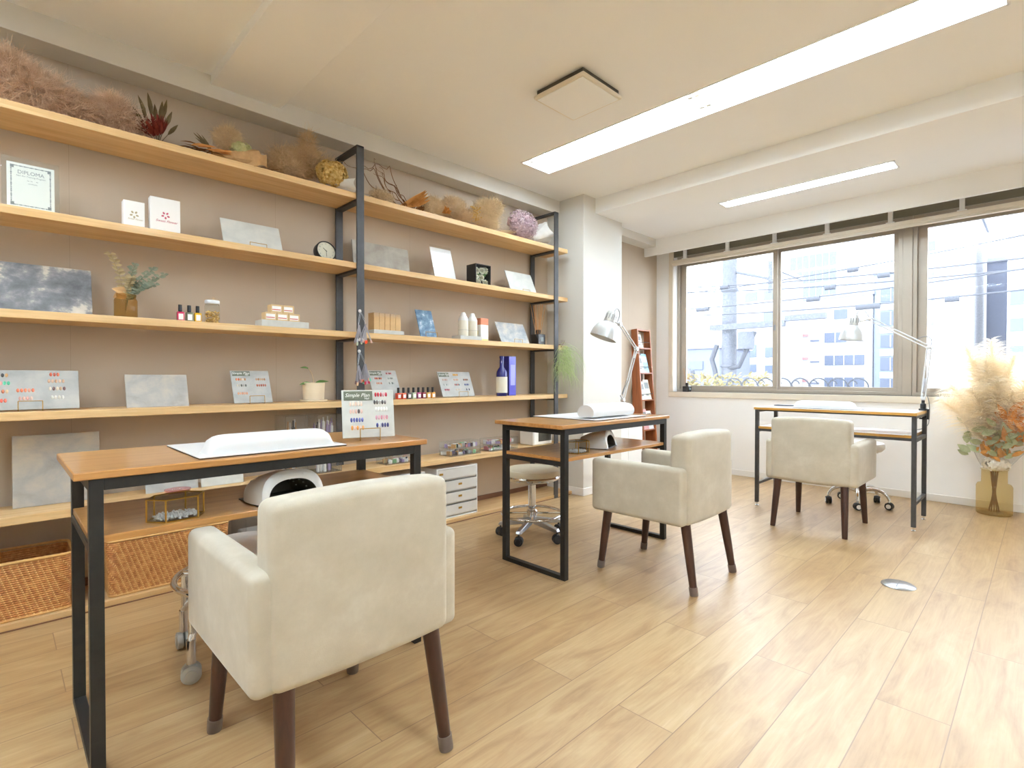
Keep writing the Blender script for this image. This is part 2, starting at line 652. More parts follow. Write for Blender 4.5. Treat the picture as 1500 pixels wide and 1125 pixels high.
fibre('smoke_rose', (212, 182, 152), (232, 210, 188), 0.5)
fibre('smoke_tan', (212, 186, 146), (232, 210, 176), 0.5)
fibre('smoke_gold', (218, 196, 156), (238, 218, 186), 0.5)
fibre('pampas', (255, 242, 218), (255, 249, 236), 0.55, 12)
fibre('protea_red', (112, 46, 40), (150, 74, 60))
fibre('protea_leaf', (104, 90, 64), (134, 116, 84))
fibre('rust_leaf', (204, 136, 74), (226, 166, 102))
fibre('orange_dry', (204, 140, 74), (226, 170, 102))
fibre('brown_leaf', (120, 80, 48), (152, 106, 64))
fibre('hydrangea_gold', (206, 164, 82), (250, 228, 164), 0.4, 70)
fibre('hydrangea_green', (206, 204, 146), (228, 222, 172), 0.4)
fibre('statice_lilac', (218, 196, 202), (236, 220, 222), 0.45)
fibre('eucalyptus', (128, 140, 122), (162, 166, 144))
fibre('eucalyptus_dry', (176, 160, 126), (200, 182, 142))
fibre('airplant_green', (186, 202, 146), (208, 222, 172), 0.5)
fibre('sage_leaf', (168, 178, 138), (194, 198, 160))
fibre('white_petal', (242, 234, 218), (250, 246, 234))
fibre('willow_twig', (118, 82, 54), (148, 106, 70), 0.0)
fibre('tissue_white', (240, 238, 232), (248, 246, 242), 0.4)
fibre('kraft_wrap', (186, 146, 100), (206, 166, 118), 0.2)

m = MATS['window_glass']
nt = m.node_tree
out = nt.nodes.get('Material Output')
old = out.inputs['Surface'].links[0].from_socket
df = nt.nodes.new('ShaderNodeBsdfDiffuse')
df.inputs['Color'].default_value = (0.55, 0.58, 0.62, 1)
ms = nt.nodes.new('ShaderNodeMixShader')
mp = coords(nt)
n = noise_tex(nt, mp, 120, 3, 0.7)
r = nt.nodes.new('ShaderNodeMapRange')
r.inputs['From Min'].default_value = 0.45
r.inputs['From Max'].default_value = 0.75
r.inputs['To Min'].default_value = 0.01
r.inputs['To Max'].default_value = 0.16
nt.links.new(n.outputs['Fac'], r.inputs['Value'])
nt.links.new(r.outputs[0], ms.inputs['Fac'])
nt.links.new(old, ms.inputs[1])
nt.links.new(df.outputs[0], ms.inputs[2])
nt.links.new(ms.outputs[0], out.inputs['Surface'])
mat('cream_vinyl', (216, 206, 180), 0.45, col2=(212, 201, 174), nscale=10)
# ------------------------------------------------------------------ room shell
YW = 3.15          # shelf wall
XW = 5.42          # window wall
ZC = 2.547         # main ceiling
ZL = 2.515         # ceiling strip by the window
X0, Y0 = -2.6, -2.4

struct(MB().box(X0, XW + 0.2, Y0, YW + 0.1, -0.12, 0), 'floor', 'oak_floor')
struct(MB().box(X0, 3.535, 2.857, YW, 0.0, 0.028), 'trim_1', 'pine_floor_edge', bevel=0.002)
struct(MB().box(X0, 3.50, 2.8525, 2.8568, 0.0, 0.005), 'trim_6', 'brown_skirting')  # dark strip drawn for the seam and shadow gap at the platform foot
struct(MB().box(X0, XW + 0.2, YW, YW + 0.12, 0, 2.75), 'wall_back', 'taupe_wall')
struct(MB().box(X0 - 0.12, X0, Y0, YW, 0, 2.75), 'wall_left', 'white_wall')
struct(MB().box(X0, XW + 0.2, Y0 - 0.12, Y0, 0, 2.75), 'wall_front', 'white_wall')
struct(MB().box(3.535, 4.104, 2.741, YW, 0, 2.7), 'wall_column', 'white_wall', bevel=0.004)
struct(MB().box(X0, 3.533, 3.142, YW, 0.028, 0.066), 'baseboard_back', 'brown_skirting', bevel=0.002)
struct(MB().box(3.527, 4.112, 2.733, YW, 0, 0.065), 'baseboard_column', 'base_white', bevel=0.003)
struct(MB().box(XW - 0.008, XW, Y0, YW, 0, 0.06), 'baseboard_window', 'base_white', bevel=0.003)

# ceilings with openings for the recessed light troughs
HOLES = [(2.70, 3.00, 0.12, 2.66), (-0.95, -0.65, 0.12, 2.66), (0.95, 1.25, -2.36, -0.12)]
cb = MB()
xs = [X0, -0.95, -0.65, 0.95, 1.25, 2.70, 3.00, 3.75]
for a, b_ in zip(xs[:-1], xs[1:]):
    hole = [h for h in HOLES if abs(h[0] - a) < 1e-6]
    if hole:
        cb.box(a, b_, Y0, hole[0][2], ZC, ZC + 0.14)
        cb.box(a, b_, hole[0][3], YW, ZC, ZC + 0.14)
    else:
        cb.box(a, b_, Y0, YW, ZC, ZC + 0.14)
struct(cb, 'ceiling', 'ceiling_white')
HL = (4.478, 4.64, 0.755, 2.01)
cb = MB()
cb.box(4.0, HL[0], Y0, YW, ZL, ZL + 0.17)
cb.box(HL[1], XW + 0.2, Y0, YW, ZL, ZL + 0.17)
cb.box(HL[0], HL[1], Y0, HL[2], ZL, ZL + 0.17)
cb.box(HL[0], HL[1], HL[3], YW, ZL, ZL + 0.17)
struct(cb, 'ceiling_window', 'ceiling_white')
struct(MB().box(3.70, 4.104, Y0, YW, 2.42, ZC + 0.1), 'ceiling_beam', 'ceiling_white', bevel=0.003)
struct(MB().box(0.794, 1.145, 0.0, 3.006, 2.50, ZC + 0.02), 'ceiling_beam_left', 'ceiling_white', bevel=0.003)
struct(MB().box(X0, 3.54, 3.005, YW, 2.434, ZC + 0.02), 'trim_2', 'white_wall', bevel=0.002)
struct(MB().box(4.10, 5.40, 3.005, YW, 2.434, ZL + 0.02), 'trim_3', 'white_wall', bevel=0.002)
# curtain pelmet over the window: front board, open pocket behind it
struct(MB().box(5.15, 5.182, Y0, YW, 2.345, ZL + 0.02), 'trim_4', 'white_wall_lit', bevel=0.003)

# window wall with its opening
WY0, WY1, WZ0, WZ1 = -1.25, 2.936, 0.847, 2.36
wb = MB()
wb.box(XW, XW + 0.2, Y0, YW, 0, WZ0)
wb.box(XW, XW + 0.2, Y0, YW, WZ1, 2.75)
wb.box(XW, XW + 0.2, WY1, YW, WZ0, WZ1)
wb.box(XW, XW + 0.2, Y0, WY0, WZ0, WZ1)
struct(wb, 'wall_window', 'white_wall_lit')
tb = MB()
tb.box(XW - 0.014, XW + 0.10, WY0 - 0.055, 2.99, 0.79, WZ0)
tb.box(XW - 0.014, XW + 0.004, 2.936, 2.99, WZ0, 2.42)
tb.box(XW - 0.014, XW + 0.004, WY0 - 0.055, WY0, WZ0, 2.42)
struct(tb, 'trim_5', 'trim_cream', bevel=0.003)


def window_pair(n, y0, y1, stile0=0.03, stile1=0.03):
    """two sliding sashes between y0 (far from the corner) and y1"""
    xm = XW + 0.11
    w = MB()
    w.box(xm - 0.03, xm + 0.09, y0, y1, WZ0, 0.880)
    w.box(xm - 0.03, xm + 0.09, y0, y1, 2.30, WZ1)
    w.box(xm - 0.03, xm + 0.09, y1 - 0.03, y1, 0.880, 2.30)
    w.box(xm - 0.03, xm + 0.09, y0, y0 + 0.03, 0.880, 2.30)
    frame = struct(w, 'window_%d' % n, 'bronze_sash', bevel=0.002)
    ym = (y0 + y1) / 2
    for k, (a, b_, dx) in enumerate(((ym - 0.022, y1 - 0.03, 0.0), (y0 + 0.03, ym + 0.022, 0.035))):
        s = MB()
        x = xm + dx
        s.box(x, x + 0.028, a, b_, 0.880, 0.916)
        s.box(x, x + 0.028, a, b_, 2.250, 2.30)
        sl = 0.044
        s.box(x, x + 0.028, a, a + sl, 0.916, 2.250)
        s.box(x, x + 0.028, b_ - sl - 0.02, b_, 0.916, 2.250)
        sash = s.build('sash', 'bronze_sash', frame, bevel=0.002)
        MB().box(x + 0.011, x + 0.015, a + sl - 0.006, b_ - sl - 0.014, 0.912, 2.254).build('pane', 'window_glass', sash)
    lk = MB()
    lk.cbox((xm - 0.006, ym, 1.50), (0.014, 0.018, 0.055))
    lk.build('latch', 'grey_plastic', frame, bevel=0.003)
    return frame


window_pair(1, 0.865, 2.936)
window_pair(2, -1.25, 0.797)
# the post between the two window pairs
pm = MB()
pm.box(XW + 0.07, XW + 0.20, 0.797, 0.865, WZ0, WZ1)
struct(pm, 'window_3', 'bronze_sash', bevel=0.003)

# raised blind on its head rail
bl = thing('window_blind', 'raised pale blind bundled under its head rail along the top of the window', 'blind', (5.36, 0.85, 2.24))
h = MB()
h.box(-0.022, 0.022, -2.05, 2.075, 0.018, 0.054)
h.build('head_rail', 'trim_cream', bl, bevel=0.004)
h = MB()
for k in range(4):
    h.box(-0.02, 0.02, -2.04, 2.065, k * 0.0045, k * 0.0045 + 0.0035)
h.build('slat_stack', 'trim_cream', bl)
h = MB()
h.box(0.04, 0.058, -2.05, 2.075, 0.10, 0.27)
h.build('pocket_shadow_plate', 'pocket_shadow', bl)  # dark olive plate, its colour standing in for the pocket's shade
for y in (2.771, 2.307, 1.85, 1.401, 0.93, 0.472, 0.0, -0.46, -0.93):
    g = MB()
    g.box(-0.014, 0.014, -0.016, 0.016, 0.054, 0.275)
    g.box(-0.02, 0.02, -0.03, 0.03, 0.050, 0.062)
    g.build('bracket', 'white_plastic', bl, loc=(0, y - 0.85, 0), bevel=0.002)
g = MB()
g.tube([(0.03, 2.085, 0.03), (0.032, 2.087, -0.6), (0.03, 2.085, -1.22)], 0.0028, 6)
g.tube([(0.03, 2.06, 0.03), (0.032, 2.062, -0.6), (0.03, 2.062, -1.0)], 0.0028, 6)
g.cyl((0.03, 2.085, -1.22), (0.03, 2.085, -1.16), 0.008, 0.005, 10)
g.build('pull_cord', 'trim_cream', bl, smooth=True)


# ------------------------------------------------------------------ room lights, and one fill light added behind the viewer
def tube_mat(name, strength, col=(0.82, 1.0, 1.17, 1.0)):
    m, nt, b = new_mat(name)
    b.inputs['Base Color'].default_value = lin((250, 250, 248))
    b.inputs['Emission Color'].default_value = col
    b.inputs['Emission Strength'].default_value = strength


tube_mat('lamp_tube', 13.5)
tube_mat('lamp_tube_near', 52.0)
tube_mat('lamp_tube_bright', 33.0)


def trough(name, label, x0, x1, y0, y1, zc, tubes, group=None, tm='lamp_tube'):
    cx, cy = (x0 + x1) / 2, (y0 + y1) / 2
    t = thing(name, label, 'ceiling light', (cx, cy, zc), group=group)
    hx, hy = (x1 - x0) / 2 - 0.001, (y1 - y0) / 2 - 0.001
    w = MB()
    w.box(-hx, hx, -hy, hy, 0.085, 0.095)
    w.box(-hx, -hx + 0.006, -hy, hy, 0.0, 0.085)
    w.box(hx - 0.006, hx, -hy, hy, 0.0, 0.085)
    w.box(-hx, hx, -hy, -hy + 0.006, 0.0, 0.085)
    w.box(-hx, hx, hy - 0.006, hy, 0.0, 0.085)
    w.build('housing', 'white_plastic', t)
    rim = MB()
    rim.box(-hx - 0.004, hx + 0.004, -hy - 0.004, -hy + 0.008, -0.004, 0.001)
    rim.box(-hx - 0.004, hx + 0.004, hy - 0.008, hy + 0.004, -0.004, 0.001)
    rim.box(-hx - 0.004, -hx + 0.008, -hy, hy, -0.004, 0.001)
    rim.box(hx - 0.008, hx + 0.004, -hy, hy, -0.004, 0.001)
    rim.build('rim', 'white_plastic', t)
    for (tx, a, b_) in tubes:
        g = MB()
        g.cyl((tx, a + 0.03, 0.035), (tx, b_ - 0.03, 0.035), 0.0135, n=12)
        g.build('lamp_tube', tm, t, smooth=True)
        for yy, sgn in ((a, 1), (b_, -1)):
            k = MB()
            k.box(tx - 0.014, tx + 0.014, min(yy, yy + sgn * 0.03), max(yy, yy + sgn * 0.03), 0.012, 0.085)
            k.build('lamp_holder', 'white_plastic', t, bevel=0.004)
    return t


for nm, lab, (hx0, hx1, hy0, hy1) in (('ceiling_light', 'long double fluorescent light recessed in the main ceiling, running towards the top right', HOLES[0]),
                                      ('ceiling_light', 'unseen double fluorescent light added as fill, recessed in the ceiling behind the viewer', HOLES[2]),  # added fill light, never in view
                                      ('ceiling_light', 'long double fluorescent light recessed in the ceiling, out of the frame past the left shelves', HOLES[1])):
    tb_ = []
    for tx in (-0.072, 0.072):
        hl_ = (hy1 - hy0) / 2 - 0.02
        tb_ += [(tx, -hl_, -0.005), (tx, 0.005, hl_)]
    trough(nm, lab, hx0, hx1, hy0, hy1, ZC, tb_, tm='lamp_tube' if hx0 > 2 else 'lamp_tube_bright')
trough('ceiling_light', 'short fluorescent light recessed in the lower ceiling close to the window', HL[0], HL[1], HL[2], HL[3], ZL,
       [(0.0, -0.61, 0.61)], tm='lamp_tube_near')

# square ventilation cover
v = thing('ceiling_vent', 'square off-white ventilation cover hanging just below the ceiling beside the light', 'vent', (2.25, 1.785, ZC))
g = MB()
g.box(-0.155, 0.155, -0.155, 0.155, -0.028, 0.0)
g.build('duct_collar', 'dark_inner', v)
g = MB()
g.box(-0.17, 0.17, -0.17, 0.17, -0.046, -0.026)
g.build('cover_frame', 'trim_cream', v, bevel=0.008, seg=3)
g = MB()
g.box(-0.155, 0.155, -0.155, 0.155, -0.049, -0.046)
g.build('cover_plate', 'ceiling_white', v, bevel=0.002)

# oval floor socket lid
fo = thing('floor_outlet', 'round brushed steel floor outlet lid set in the oak planks', 'floor outlet', (3.095, 0.494, 0.0))
MB().lathe([(0.070, 0), (0.070, 0.003), (0.062, 0.008), (0.0, 0.010)], 32, capt=False).build('cover', 'brushed_steel', fo, smooth=True)
g = MB()
g.box(-0.045, 0.045, -0.001, 0.001, 0.0095, 0.011)
g.build('lid_seam', 'grey_plastic', fo)


# ------------------------------------------------------------------ outside the window
def S3(v, s=3.0):
    return v * s


mat('facade_white', (192, 193, 197), 0.8)
mat('facade_grey', (160, 164, 172), 0.8)
mat('facade_blue', (148, 158, 176), 0.7)
mat('facade_dark', (112, 118, 134), 0.6)
mat('facade_window', (98, 108, 128), 0.3)
mat('facade_red', (186, 136, 134), 0.7)
mat('facade_pink', (196, 140, 162), 0.7)
mat('concrete_pole', (78, 82, 90), 0.8, col2=(108, 111, 118), nscale=30)
mat('cable_black', (74, 77, 84), 0.7)
mat('street_grey', (96, 96, 98), 0.9)
fibre('hedge_leaf', (116, 124, 92), (150, 126, 92), 0.2)


def building(label, x, y0, y1, ztop, depth, wall, wins, ground=-9.0, s=3.0, extra=()):
    x, y0, y1 = x * s, y0 * s, y1 * s
    zt = 1 + (ztop - 1) * s
    t = thing('building', label, 'building', (x, (y0 + y1) / 2, ground))
    hw = (y1 - y0) / 2
    MB().box(0, depth, -hw, hw, 0, zt - ground).build('wall', wall, t)
    MB().box(-0.2, depth + 0.2, -hw - 0.2, hw + 0.2, zt - ground, zt - ground + 0.5).build('roof', 'facade_grey', t)
    for (a, b_, c, d, m_) in wins:
        a, b_ = a * s - (y0 + y1) / 2, b_ * s - (y0 + y1) / 2
        c, d = 1 + (c - 1) * s - ground, 1 + (d - 1) * s - ground
        f = MB().box(-0.12, 0.1, a, b_, c, d).build('window', m_, t)
        n = max(1, round((b_ - a) / 1.3))
        for q in range(1, n):
            yy = a + (b_ - a) * q / n
            MB().box(-0.2, -0.1, yy - 0.06, yy + 0.06, c, d).build('mullion', 'facade_white', f)
    return t


W_, R_, D_ = 'facade_window', 'facade_red', 'facade_dark'
building('white office block with strip windows seen in the middle window pane', 28, 5.5, 9.0, 4.75, 16, 'facade_white',
         [(6.47, 7.0, 3.75, 4.18, W_), (6.49, 7.39, 2.66, 3.12, W_), (5.79, 7.38, 1.6, 2.05, W_), (5.79, 7.38, 0.60, 1.02, W_),
          (8.09, 8.73, 3.0, 3.12, R_), (8.09, 8.73, 1.88, 2.0, R_), (8.09, 8.73, 0.8, 0.92, R_),
          (7.62, 8.0, 2.74, 2.83, D_), (7.61, 8.0, 1.74, 1.81, D_), (7.61, 8.0, 0.70, 0.78, D_)])
building('apartment block with bluish end wall and stacked balconies beside the window post', 28.2, 4.0, 5.47, 5.6, 14, 'facade_blue',
         [(4.1, 5.22, 3.34, 3.93, W_), (4.1, 5.22, 2.36, 2.90, W_), (4.1, 5.22, 1.34, 1.9, W_), (4.1, 5.22, 4.38, 4.96, W_), (4.1, 5.22, 0.4, 0.95, W_),
          (4.1, 5.24, 2.98, 3.24, 'facade_white'), (4.1, 5.24, 1.97, 2.26, 'facade_white'), (4.1, 5.24, 0.98, 1.25, 'facade_white'), (4.1, 5.24, 4.0, 4.28, 'facade_white')])
building('tall pale building with rows of wide windows behind the white office block', 45, 9.9, 15.4, 12.2, 20, 'facade_white',
         [(11.14, 14.32, 9.47, 10.5, W_), (11.13, 14.31, 8.35, 9.3, W_), (11.13, 14.31, 7.2, 8.1, W_), (9.95, 10.78, 6.55, 11.9, 'facade_blue')])
building('cream building with small square windows behind the utility pole', 24, 8.15, 10.3, 5.6, 10, 'facade_white',
         [(9.01, 9.4, 1.92, 2.48, W_), (8.21, 8.64, 1.9, 2.33, W_), (9.01, 9.52, 1.26, 1.6, W_), (8.21, 8.64, 1.2, 1.55, W_), (8.3, 8.7, 3.4, 3.9, W_), (8.3, 8.7, 4.4, 4.8, W_), (9.0, 9.5, 4.4, 4.8, W_)])
building('low grey metal-sided building at the lower left of the window view', 18, 8.0, 11.5, 2.05, 8, 'facade_dark', [(8.6, 9.1, 1.3, 1.6, W_)])
building('broad blank white building filling most of the right window pane', 22, 1.66, 3.24, 6.6, 16, 'facade_white',
         [(2.69, 2.98, 5.68, 5.94, 'facade_pink'), (2.62, 2.98, 5.2, 5.5, W_), (2.3, 2.6, 5.2, 5.5, 'facade_grey'),
          (2.62, 2.70, 3.55, 3.65, D_), (2.62, 2.70, 2.75, 2.85, D_), (2.62, 2.70, 1.95, 2.05, D_), (2.62, 2.70, 4.4, 4.5, D_)])
building('dark blue-grey building with mesh cladding behind the pampas plumes', 27.6, 1.0, 2.07, 5.49, 14, 'facade_dark', [])
building('white apartment block with small windows at the right edge of the view', 22, -1.6, 0.87, 6.2, 14, 'facade_white',
         [(0.5, 0.8, 3.21, 3.65, W_), (0.5, 0.8, 2.41, 2.8, W_), (0.5, 0.8, 1.57, 1.97, W_), (-0.3, 0.1, 3.21, 3.65, W_), (-0.3, 0.1, 2.41, 2.8, W_)])
tag(MB().box(6.5, 220, -90, 140, -9.3, -9.0).build('street', 'street_grey'), kind='structure')

# utility pole with its arms and gear
t = thing('utility_pole', 'grey concrete utility pole with crossarms standing outside the left window pane', 'utility pole', (14.2, 6.05, -9.0))
MB().cyl((0, 0, 0), (0, 0, 14.6), 0.22, 0.18, 20).build('pole', 'concrete_pole', t, smooth=True)
MB().box(-0.32, -0.2, -1.5, 0.42, 11.28, 11.44).build('crossarm', 'concrete_pole', t, bevel=0.01)
MB().box(-0.32, -0.2, -2.4, -1.5, 11.40, 11.54).build('crossarm', 'concrete_pole', t, bevel=0.01)
g = MB()
g.tube([(0, -0.15, 12.85), (0, -0.9, 12.60), (0, -1.1, 12.5)], 0.035, 8)
g.cyl((0, -1.05, 12.2), (0, -1.05, 13.0), 0.05, n=10)
g.build('bracket_arm', 'concrete_pole', t, smooth=True)
g = MB()
g.cyl((-0.25, -0.55, 10.75), (-0.25, -0.55, 11.2), 0.2, n=16)
g.build('transformer', 'concrete_pole', t, smooth=True)
g = MB()
g.tube([(-0.2, -0.75, 11.2), (-0.25, -0.55, 10.7), (-0.2, -0.35, 10.3), (-0.1, 0.1, 10.25)], 0.06, 8)
g.tube([(-0.2, 0.25, 10.9), (-0.22, 0.38, 10.5), (-0.2, 0.3, 10.2), (-0.2, 0.22, 9.7)], 0.07, 8)
g.tube([(-0.2, 0.95, 10.2), (-0.2, 0.88, 9.9)], 0.06, 8)
g.build('cable_sleeve', 'cable_black', t, smooth=True)
for z in (12.35, 10.3):
    MB().cyl((0, 0, z), (0, 0, z + 0.06), 0.23, n=20).build('pole_band', 'concrete_pole', t, smooth=True)
wires = [((12, 9.0, 2.80), (12, -2.5, 3.02)), ((12.4, 9.0, 3.55), (12.4, -2.5, 3.10)), ((12.8, 9.0, 3.5), (12.8, -2.5, 2.95)), ((12.2, 9.0, 2.75), (12.2, -2.5, 2.62)), ((13.2, 9, 3.3), (13.2, -2.5, 3.9))]
wl = ['lowest-hung', 'topmost', 'second from top', 'middle', 'steeply rising']
for k, (a, b_) in enumerate(wires):
    a, b_ = Vector(a), Vector(b_)
    pts = [a.lerp(b_, i / 16) - Vector((0, 0, 0.25 * (1 - (2 * i / 16 - 1) ** 2))) for i in range(17)]
    o = MB().tube(pts, 0.014, 6).build('power_line', 'cable_black', smooth=True)
    tag(o, '%s black power line strung across the view outside the windows' % wl[k], 'cable', 'power lines outside the windows')
    for (yy, L) in (((3.38, .24), (5.75, .3)), ((2.25, .2), (5.4, .2)), ((3.28, .2), ), ((2.47, .4), (1.2, .2)), ((2.95, .2),))[k]:
        f = (a.y - yy) / (a.y - b_.y)
        p = a.lerp(b_, f) - Vector((0, 0, 0.25 * (1 - (2 * f - 1) ** 2)))
        MB().cyl((p.x, p.y - L / 2, p.z - 0.03), (p.x, p.y + L / 2, p.z - 0.03), 0.055, n=10).build('splice_box', 'cable_black', o, smooth=True)

# scroll railing and planting just outside the sill
g = MB()
for k in range(8):
    yc = 2.75 - k * 0.19
    g.tube(arc((6.6, yc, 0.90), 0.095, 0, PI, 12, 'YZ'), 0.008, 6)
    g.tube(arc((6.6, yc + 0.05, 0.93), 0.04, -1, PI, 10, 'YZ'), 0.006, 6)
g.tube([(6.6, 3.6, 0.86), (6.6, -1.2, 0.86)], 0.01, 6)
g.tube([(6.6, 3.55, 0.86), (6.6, 3.55, -9.0)], 0.015, 6)
g.tube([(6.6, -1.1, 0.86), (6.6, -1.1, -9.0)], 0.015, 6)
tag(g.build('balcony_rail', 'cable_black', smooth=True), 'dark iron railing with scroll loops just outside the window sill', 'railing')
g = MB()
for i in range(1500):
    p = Vector((9.6 + rnd.random() * 1.0, 3.6 + rnd.random() * 3.0, 0.1 + rnd.random() * 0.95))
    d = Vector((rnd.uniform(-1, 1), rnd.uniform(-1, 1), rnd.uniform(-0.3, 1))).normalized()
    g.leaf(p, p + d * 0.13, 0.06, (rnd.uniform(-1, 1), rnd.uniform(-1, 1), 1))
g.box(9.7, 10.5, 3.7, 6.5, -9.0, 0.15)
tag(g.build('hedge', 'hedge_leaf'), 'green and rust coloured planting at the foot of the utility pole outside', 'hedge')
# ------------------------------------------------------------------ shelving unit
SH = [2.091, 1.681, 1.272, 0.863, 0.45]     # shelf top heights
su = thing('shelving_unit', 'long wall shelving of five pine boards held in grey iron strap frames', 'shelves', (1.55, 3.0, 0.0))
for i, z in enumerate(SH):
    MB().box(-3.2, 1.925, -0.137, 0.118, z - 0.034, z).build('shelf_board', 'pine', su, bevel=0.002)
for px_ in (-0.231, 1.545, 3.317):
    x = px_ - 1.55
    f = MB()
    f.box(x - 0.023, x + 0.023, -0.149, -0.138, 0.0, 2.372)
    f.box(x - 0.023, x + 0.023, 0.119, 0.130, 0.03, 2.372)
    f.box(x - 0.023, x + 0.023, -0.149, 0.130, 2.360, 2.372)
    for z in SH:
        f.box(x - 0.023, x + 0.023, -0.138, 0.119, z - 0.047, z - 0.0345)
    f.build('strap_frame', 'grey_iron', su, bevel=0.001)


# ------------------------------------------------------------------ desks
def desk(label, loc):
    t = thing('manicure_desk', label, 'desk', loc, group='wood and black steel manicure desks by the shelves')
    # local: x 0..1.035, y 0..0.48 ; front edge towards the chair at y=0
    MB().box(0, 1.037, 0, 0.482, 0.748, 0.768).build('desk_top', 'varnished_top', t, bevel=0.003)
    MB().box(0.033, 1.005, 0.012, 0.440, 0.585, 0.603).build('lower_shelf', 'varnished_top', t, bevel=0.002)
    for x in (0.030, 0.983):
        for y in (0.007, 0.422):
            MB().box(x, x + 0.030, y, y + 0.030, 0.0, 0.748).build('leg', 'black_iron', t, bevel=0.0015)
        MB().box(x, x + 0.030, 0.037, 0.422, 0.0, 0.022).build('floor_bar', 'black_iron', t, bevel=0.0015)
        MB().box(x, x + 0.030, 0.037, 0.422, 0.718, 0.748).build('side_rail', 'black_iron', t, bevel=0.0015)
        MB().box(x, x + 0.028, 0.037, 0.422, 0.562, 0.5845).build('shelf_rail', 'black_iron', t, bevel=0.0015)
    for y in (0.007, 0.422):
        MB().box(0.060, 0.983, y, y + 0.030, 0.718, 0.748).build('long_rail', 'black_iron', t, bevel=0.0015)
    return t


desk1 = desk('wood topped black steel desk nearest the camera, with the sample board on its top', (0.130, 1.648, 0))
desk2 = copy_tree(desk1, loc=(1.952, 1.643, 0), label='wood topped black steel desk in the middle, between chrome stool and cream armchair')

t = thing('manicure_desk', 'narrow desk with white top and yellow wood edges in front of the window', 'desk', (4.226, 0.585, 0))
# local: x 0..0.45 (towards window), y 0..1.02
MB().box(0, 0.452, 0, 1.02, 0.754, 0.772).build('desk_top', ['varnished_top_across'], t, bevel=0.0015)
MB().box(0.012, 0.44, 0.012, 1.008, 0.7722, 0.7732).build('top_laminate', 'white_laminate', t)
MB().box(0.016, 0.44, 0.03, 0.99, 0.606, 0.624).build('lower_shelf', 'varnished_top_across', t, bevel=0.0015)
MB().box(0.026, 0.43, 0.034, 0.986, 0.6242, 0.6250).build('shelf_laminate', 'white_laminate', t)
for y in (0.003, 0.990):
    for x in (0.014, 0.418):
        l = MB().box(x, x + 0.026, y, y + 0.026, 0.028, 0.754).build('leg', 'grey_iron', t, bevel=0.0015)
        MB().lathe([(0.006, 0.008), (0.006, 0.03)], 10, (x + 0.013, y + 0.013, 0)).lathe([(0.014, 0), (0.014, 0.006), (0.008, 0.010)], 14, (x + 0.013, y + 0.013, 0)).build('levelling_foot', 'chrome', l, smooth=True)
    MB().box(0.040, 0.418, y + 0.002, y + 0.022, 0.168, 0.188).build('crossbar', 'grey_iron', t, bevel=0.001)
    MB().box(0.040, 0.418, y + 0.002, y + 0.024, 0.734, 0.754).build('side_rail', 'grey_iron', t, bevel=0.001)
    MB().box(0.040, 0.418, y + 0.002, y + 0.024, 0.580, 0.606).build('shelf_rail', 'grey_iron', t, bevel=0.001)
MB().box(0.018, 0.03, 0.03, 0.99, 0.587, 0.606).build('shelf_rail', 'grey_iron', t, bevel=0.001)
MB().box(0.018, 0.03, 0.03, 0.99, 0.744, 0.754).build('long_rail', 'grey_iron', t, bevel=0.001)
MB().box(0.42, 0.44, 0.03, 0.99, 0.587, 0.606).build('shelf_rail', 'grey_iron', t, bevel=0.001)
desk3 = t


# ------------------------------------------------------------------ armchairs
def soft(x0, x1, y0, y1, z0, z1, r, name, parent, warp=None, n=7):
    """upholstered block: a rounded box mesh with gently bulged faces"""
    def coordset(a, b_):
        inner = [a + r, b_ - r]
        pts = []
        for k in range(5):
            an = PI / 2 * k / 4
            pts.append((a + r - r * math.cos(an), 0))
        return pts
    m = MB()
    cx, cy, cz = (x0 + x1) / 2, (y0 + y1) / 2, (z0 + z1) / 2
    hx, hy, hz = (x1 - x0) / 2, (y1 - y0) / 2, (z1 - z0) / 2
    # cube sphere style grid: points on a cube projected to a rounded box
    def edge_samples(h):
        rr = min(r, h * 0.98)
        e = [-h + rr - rr * math.cos(PI / 2 * k / 5) for k in range(6)]
        mid = [(-h + rr) + (2 * (h - rr)) * k / (n + 1) for k in range(1, n + 1)]
        return e + mid + [-v for v in reversed(e)]
    ex, ey, ez = edge_samples(hx), edge_samples(hy), edge_samples(hz)

    def proj(x, y, z):
        p = Vector((x, y, z))
        q = Vector((max(-hx + r, min(hx - r, x)), max(-hy + r, min(hy - r, y)), max(-hz + r, min(hz - r, z))))
        d = p - q
        if d.length > 1e-9:
            d = d.normalized() * r
        p = q + d
        if warp:
            p = warp(p, hx, hy, hz)
        return p + Vector((cx, cy, cz))
    for ax, A, B, H in ((0, ey, ez, hx), (1, ex, ez, hy), (2, ex, ey, hz)):
        for sg in (-1, 1):
            vs, fs = [], []
            for b_ in B:
                for a in A:
                    p = {0: (sg * H, a, b_), 1: (a, sg * H, b_), 2: (a, b_, sg * H)}[ax]
                    vs.append(proj(*p))
            w = len(A)
            for j in range(len(B) - 1):
                for i in range(w - 1):
                    q = (j * w + i, j * w + i + 1, (j + 1) * w + i + 1, (j + 1) * w + i)
                    if (sg > 0) == (ax == 1):
                        q = q[::-1]
                    fs.append(q)
            m.add(vs, fs)
    o = m.build(name, 'cream_velvet', parent, smooth=True, angle=180)
    import bmesh
    bm = bmesh.new()
    bm.from_mesh(o.data)
    bmesh.ops.remove_doubles(bm, verts=bm.verts, dist=1e-5)
    bmesh.ops.recalc_face_normals(bm, faces=bm.faces)
    bm.to_mesh(o.data)
    bm.free()
    for p in o.data.polygons:
        p.use_smooth = True
    return o


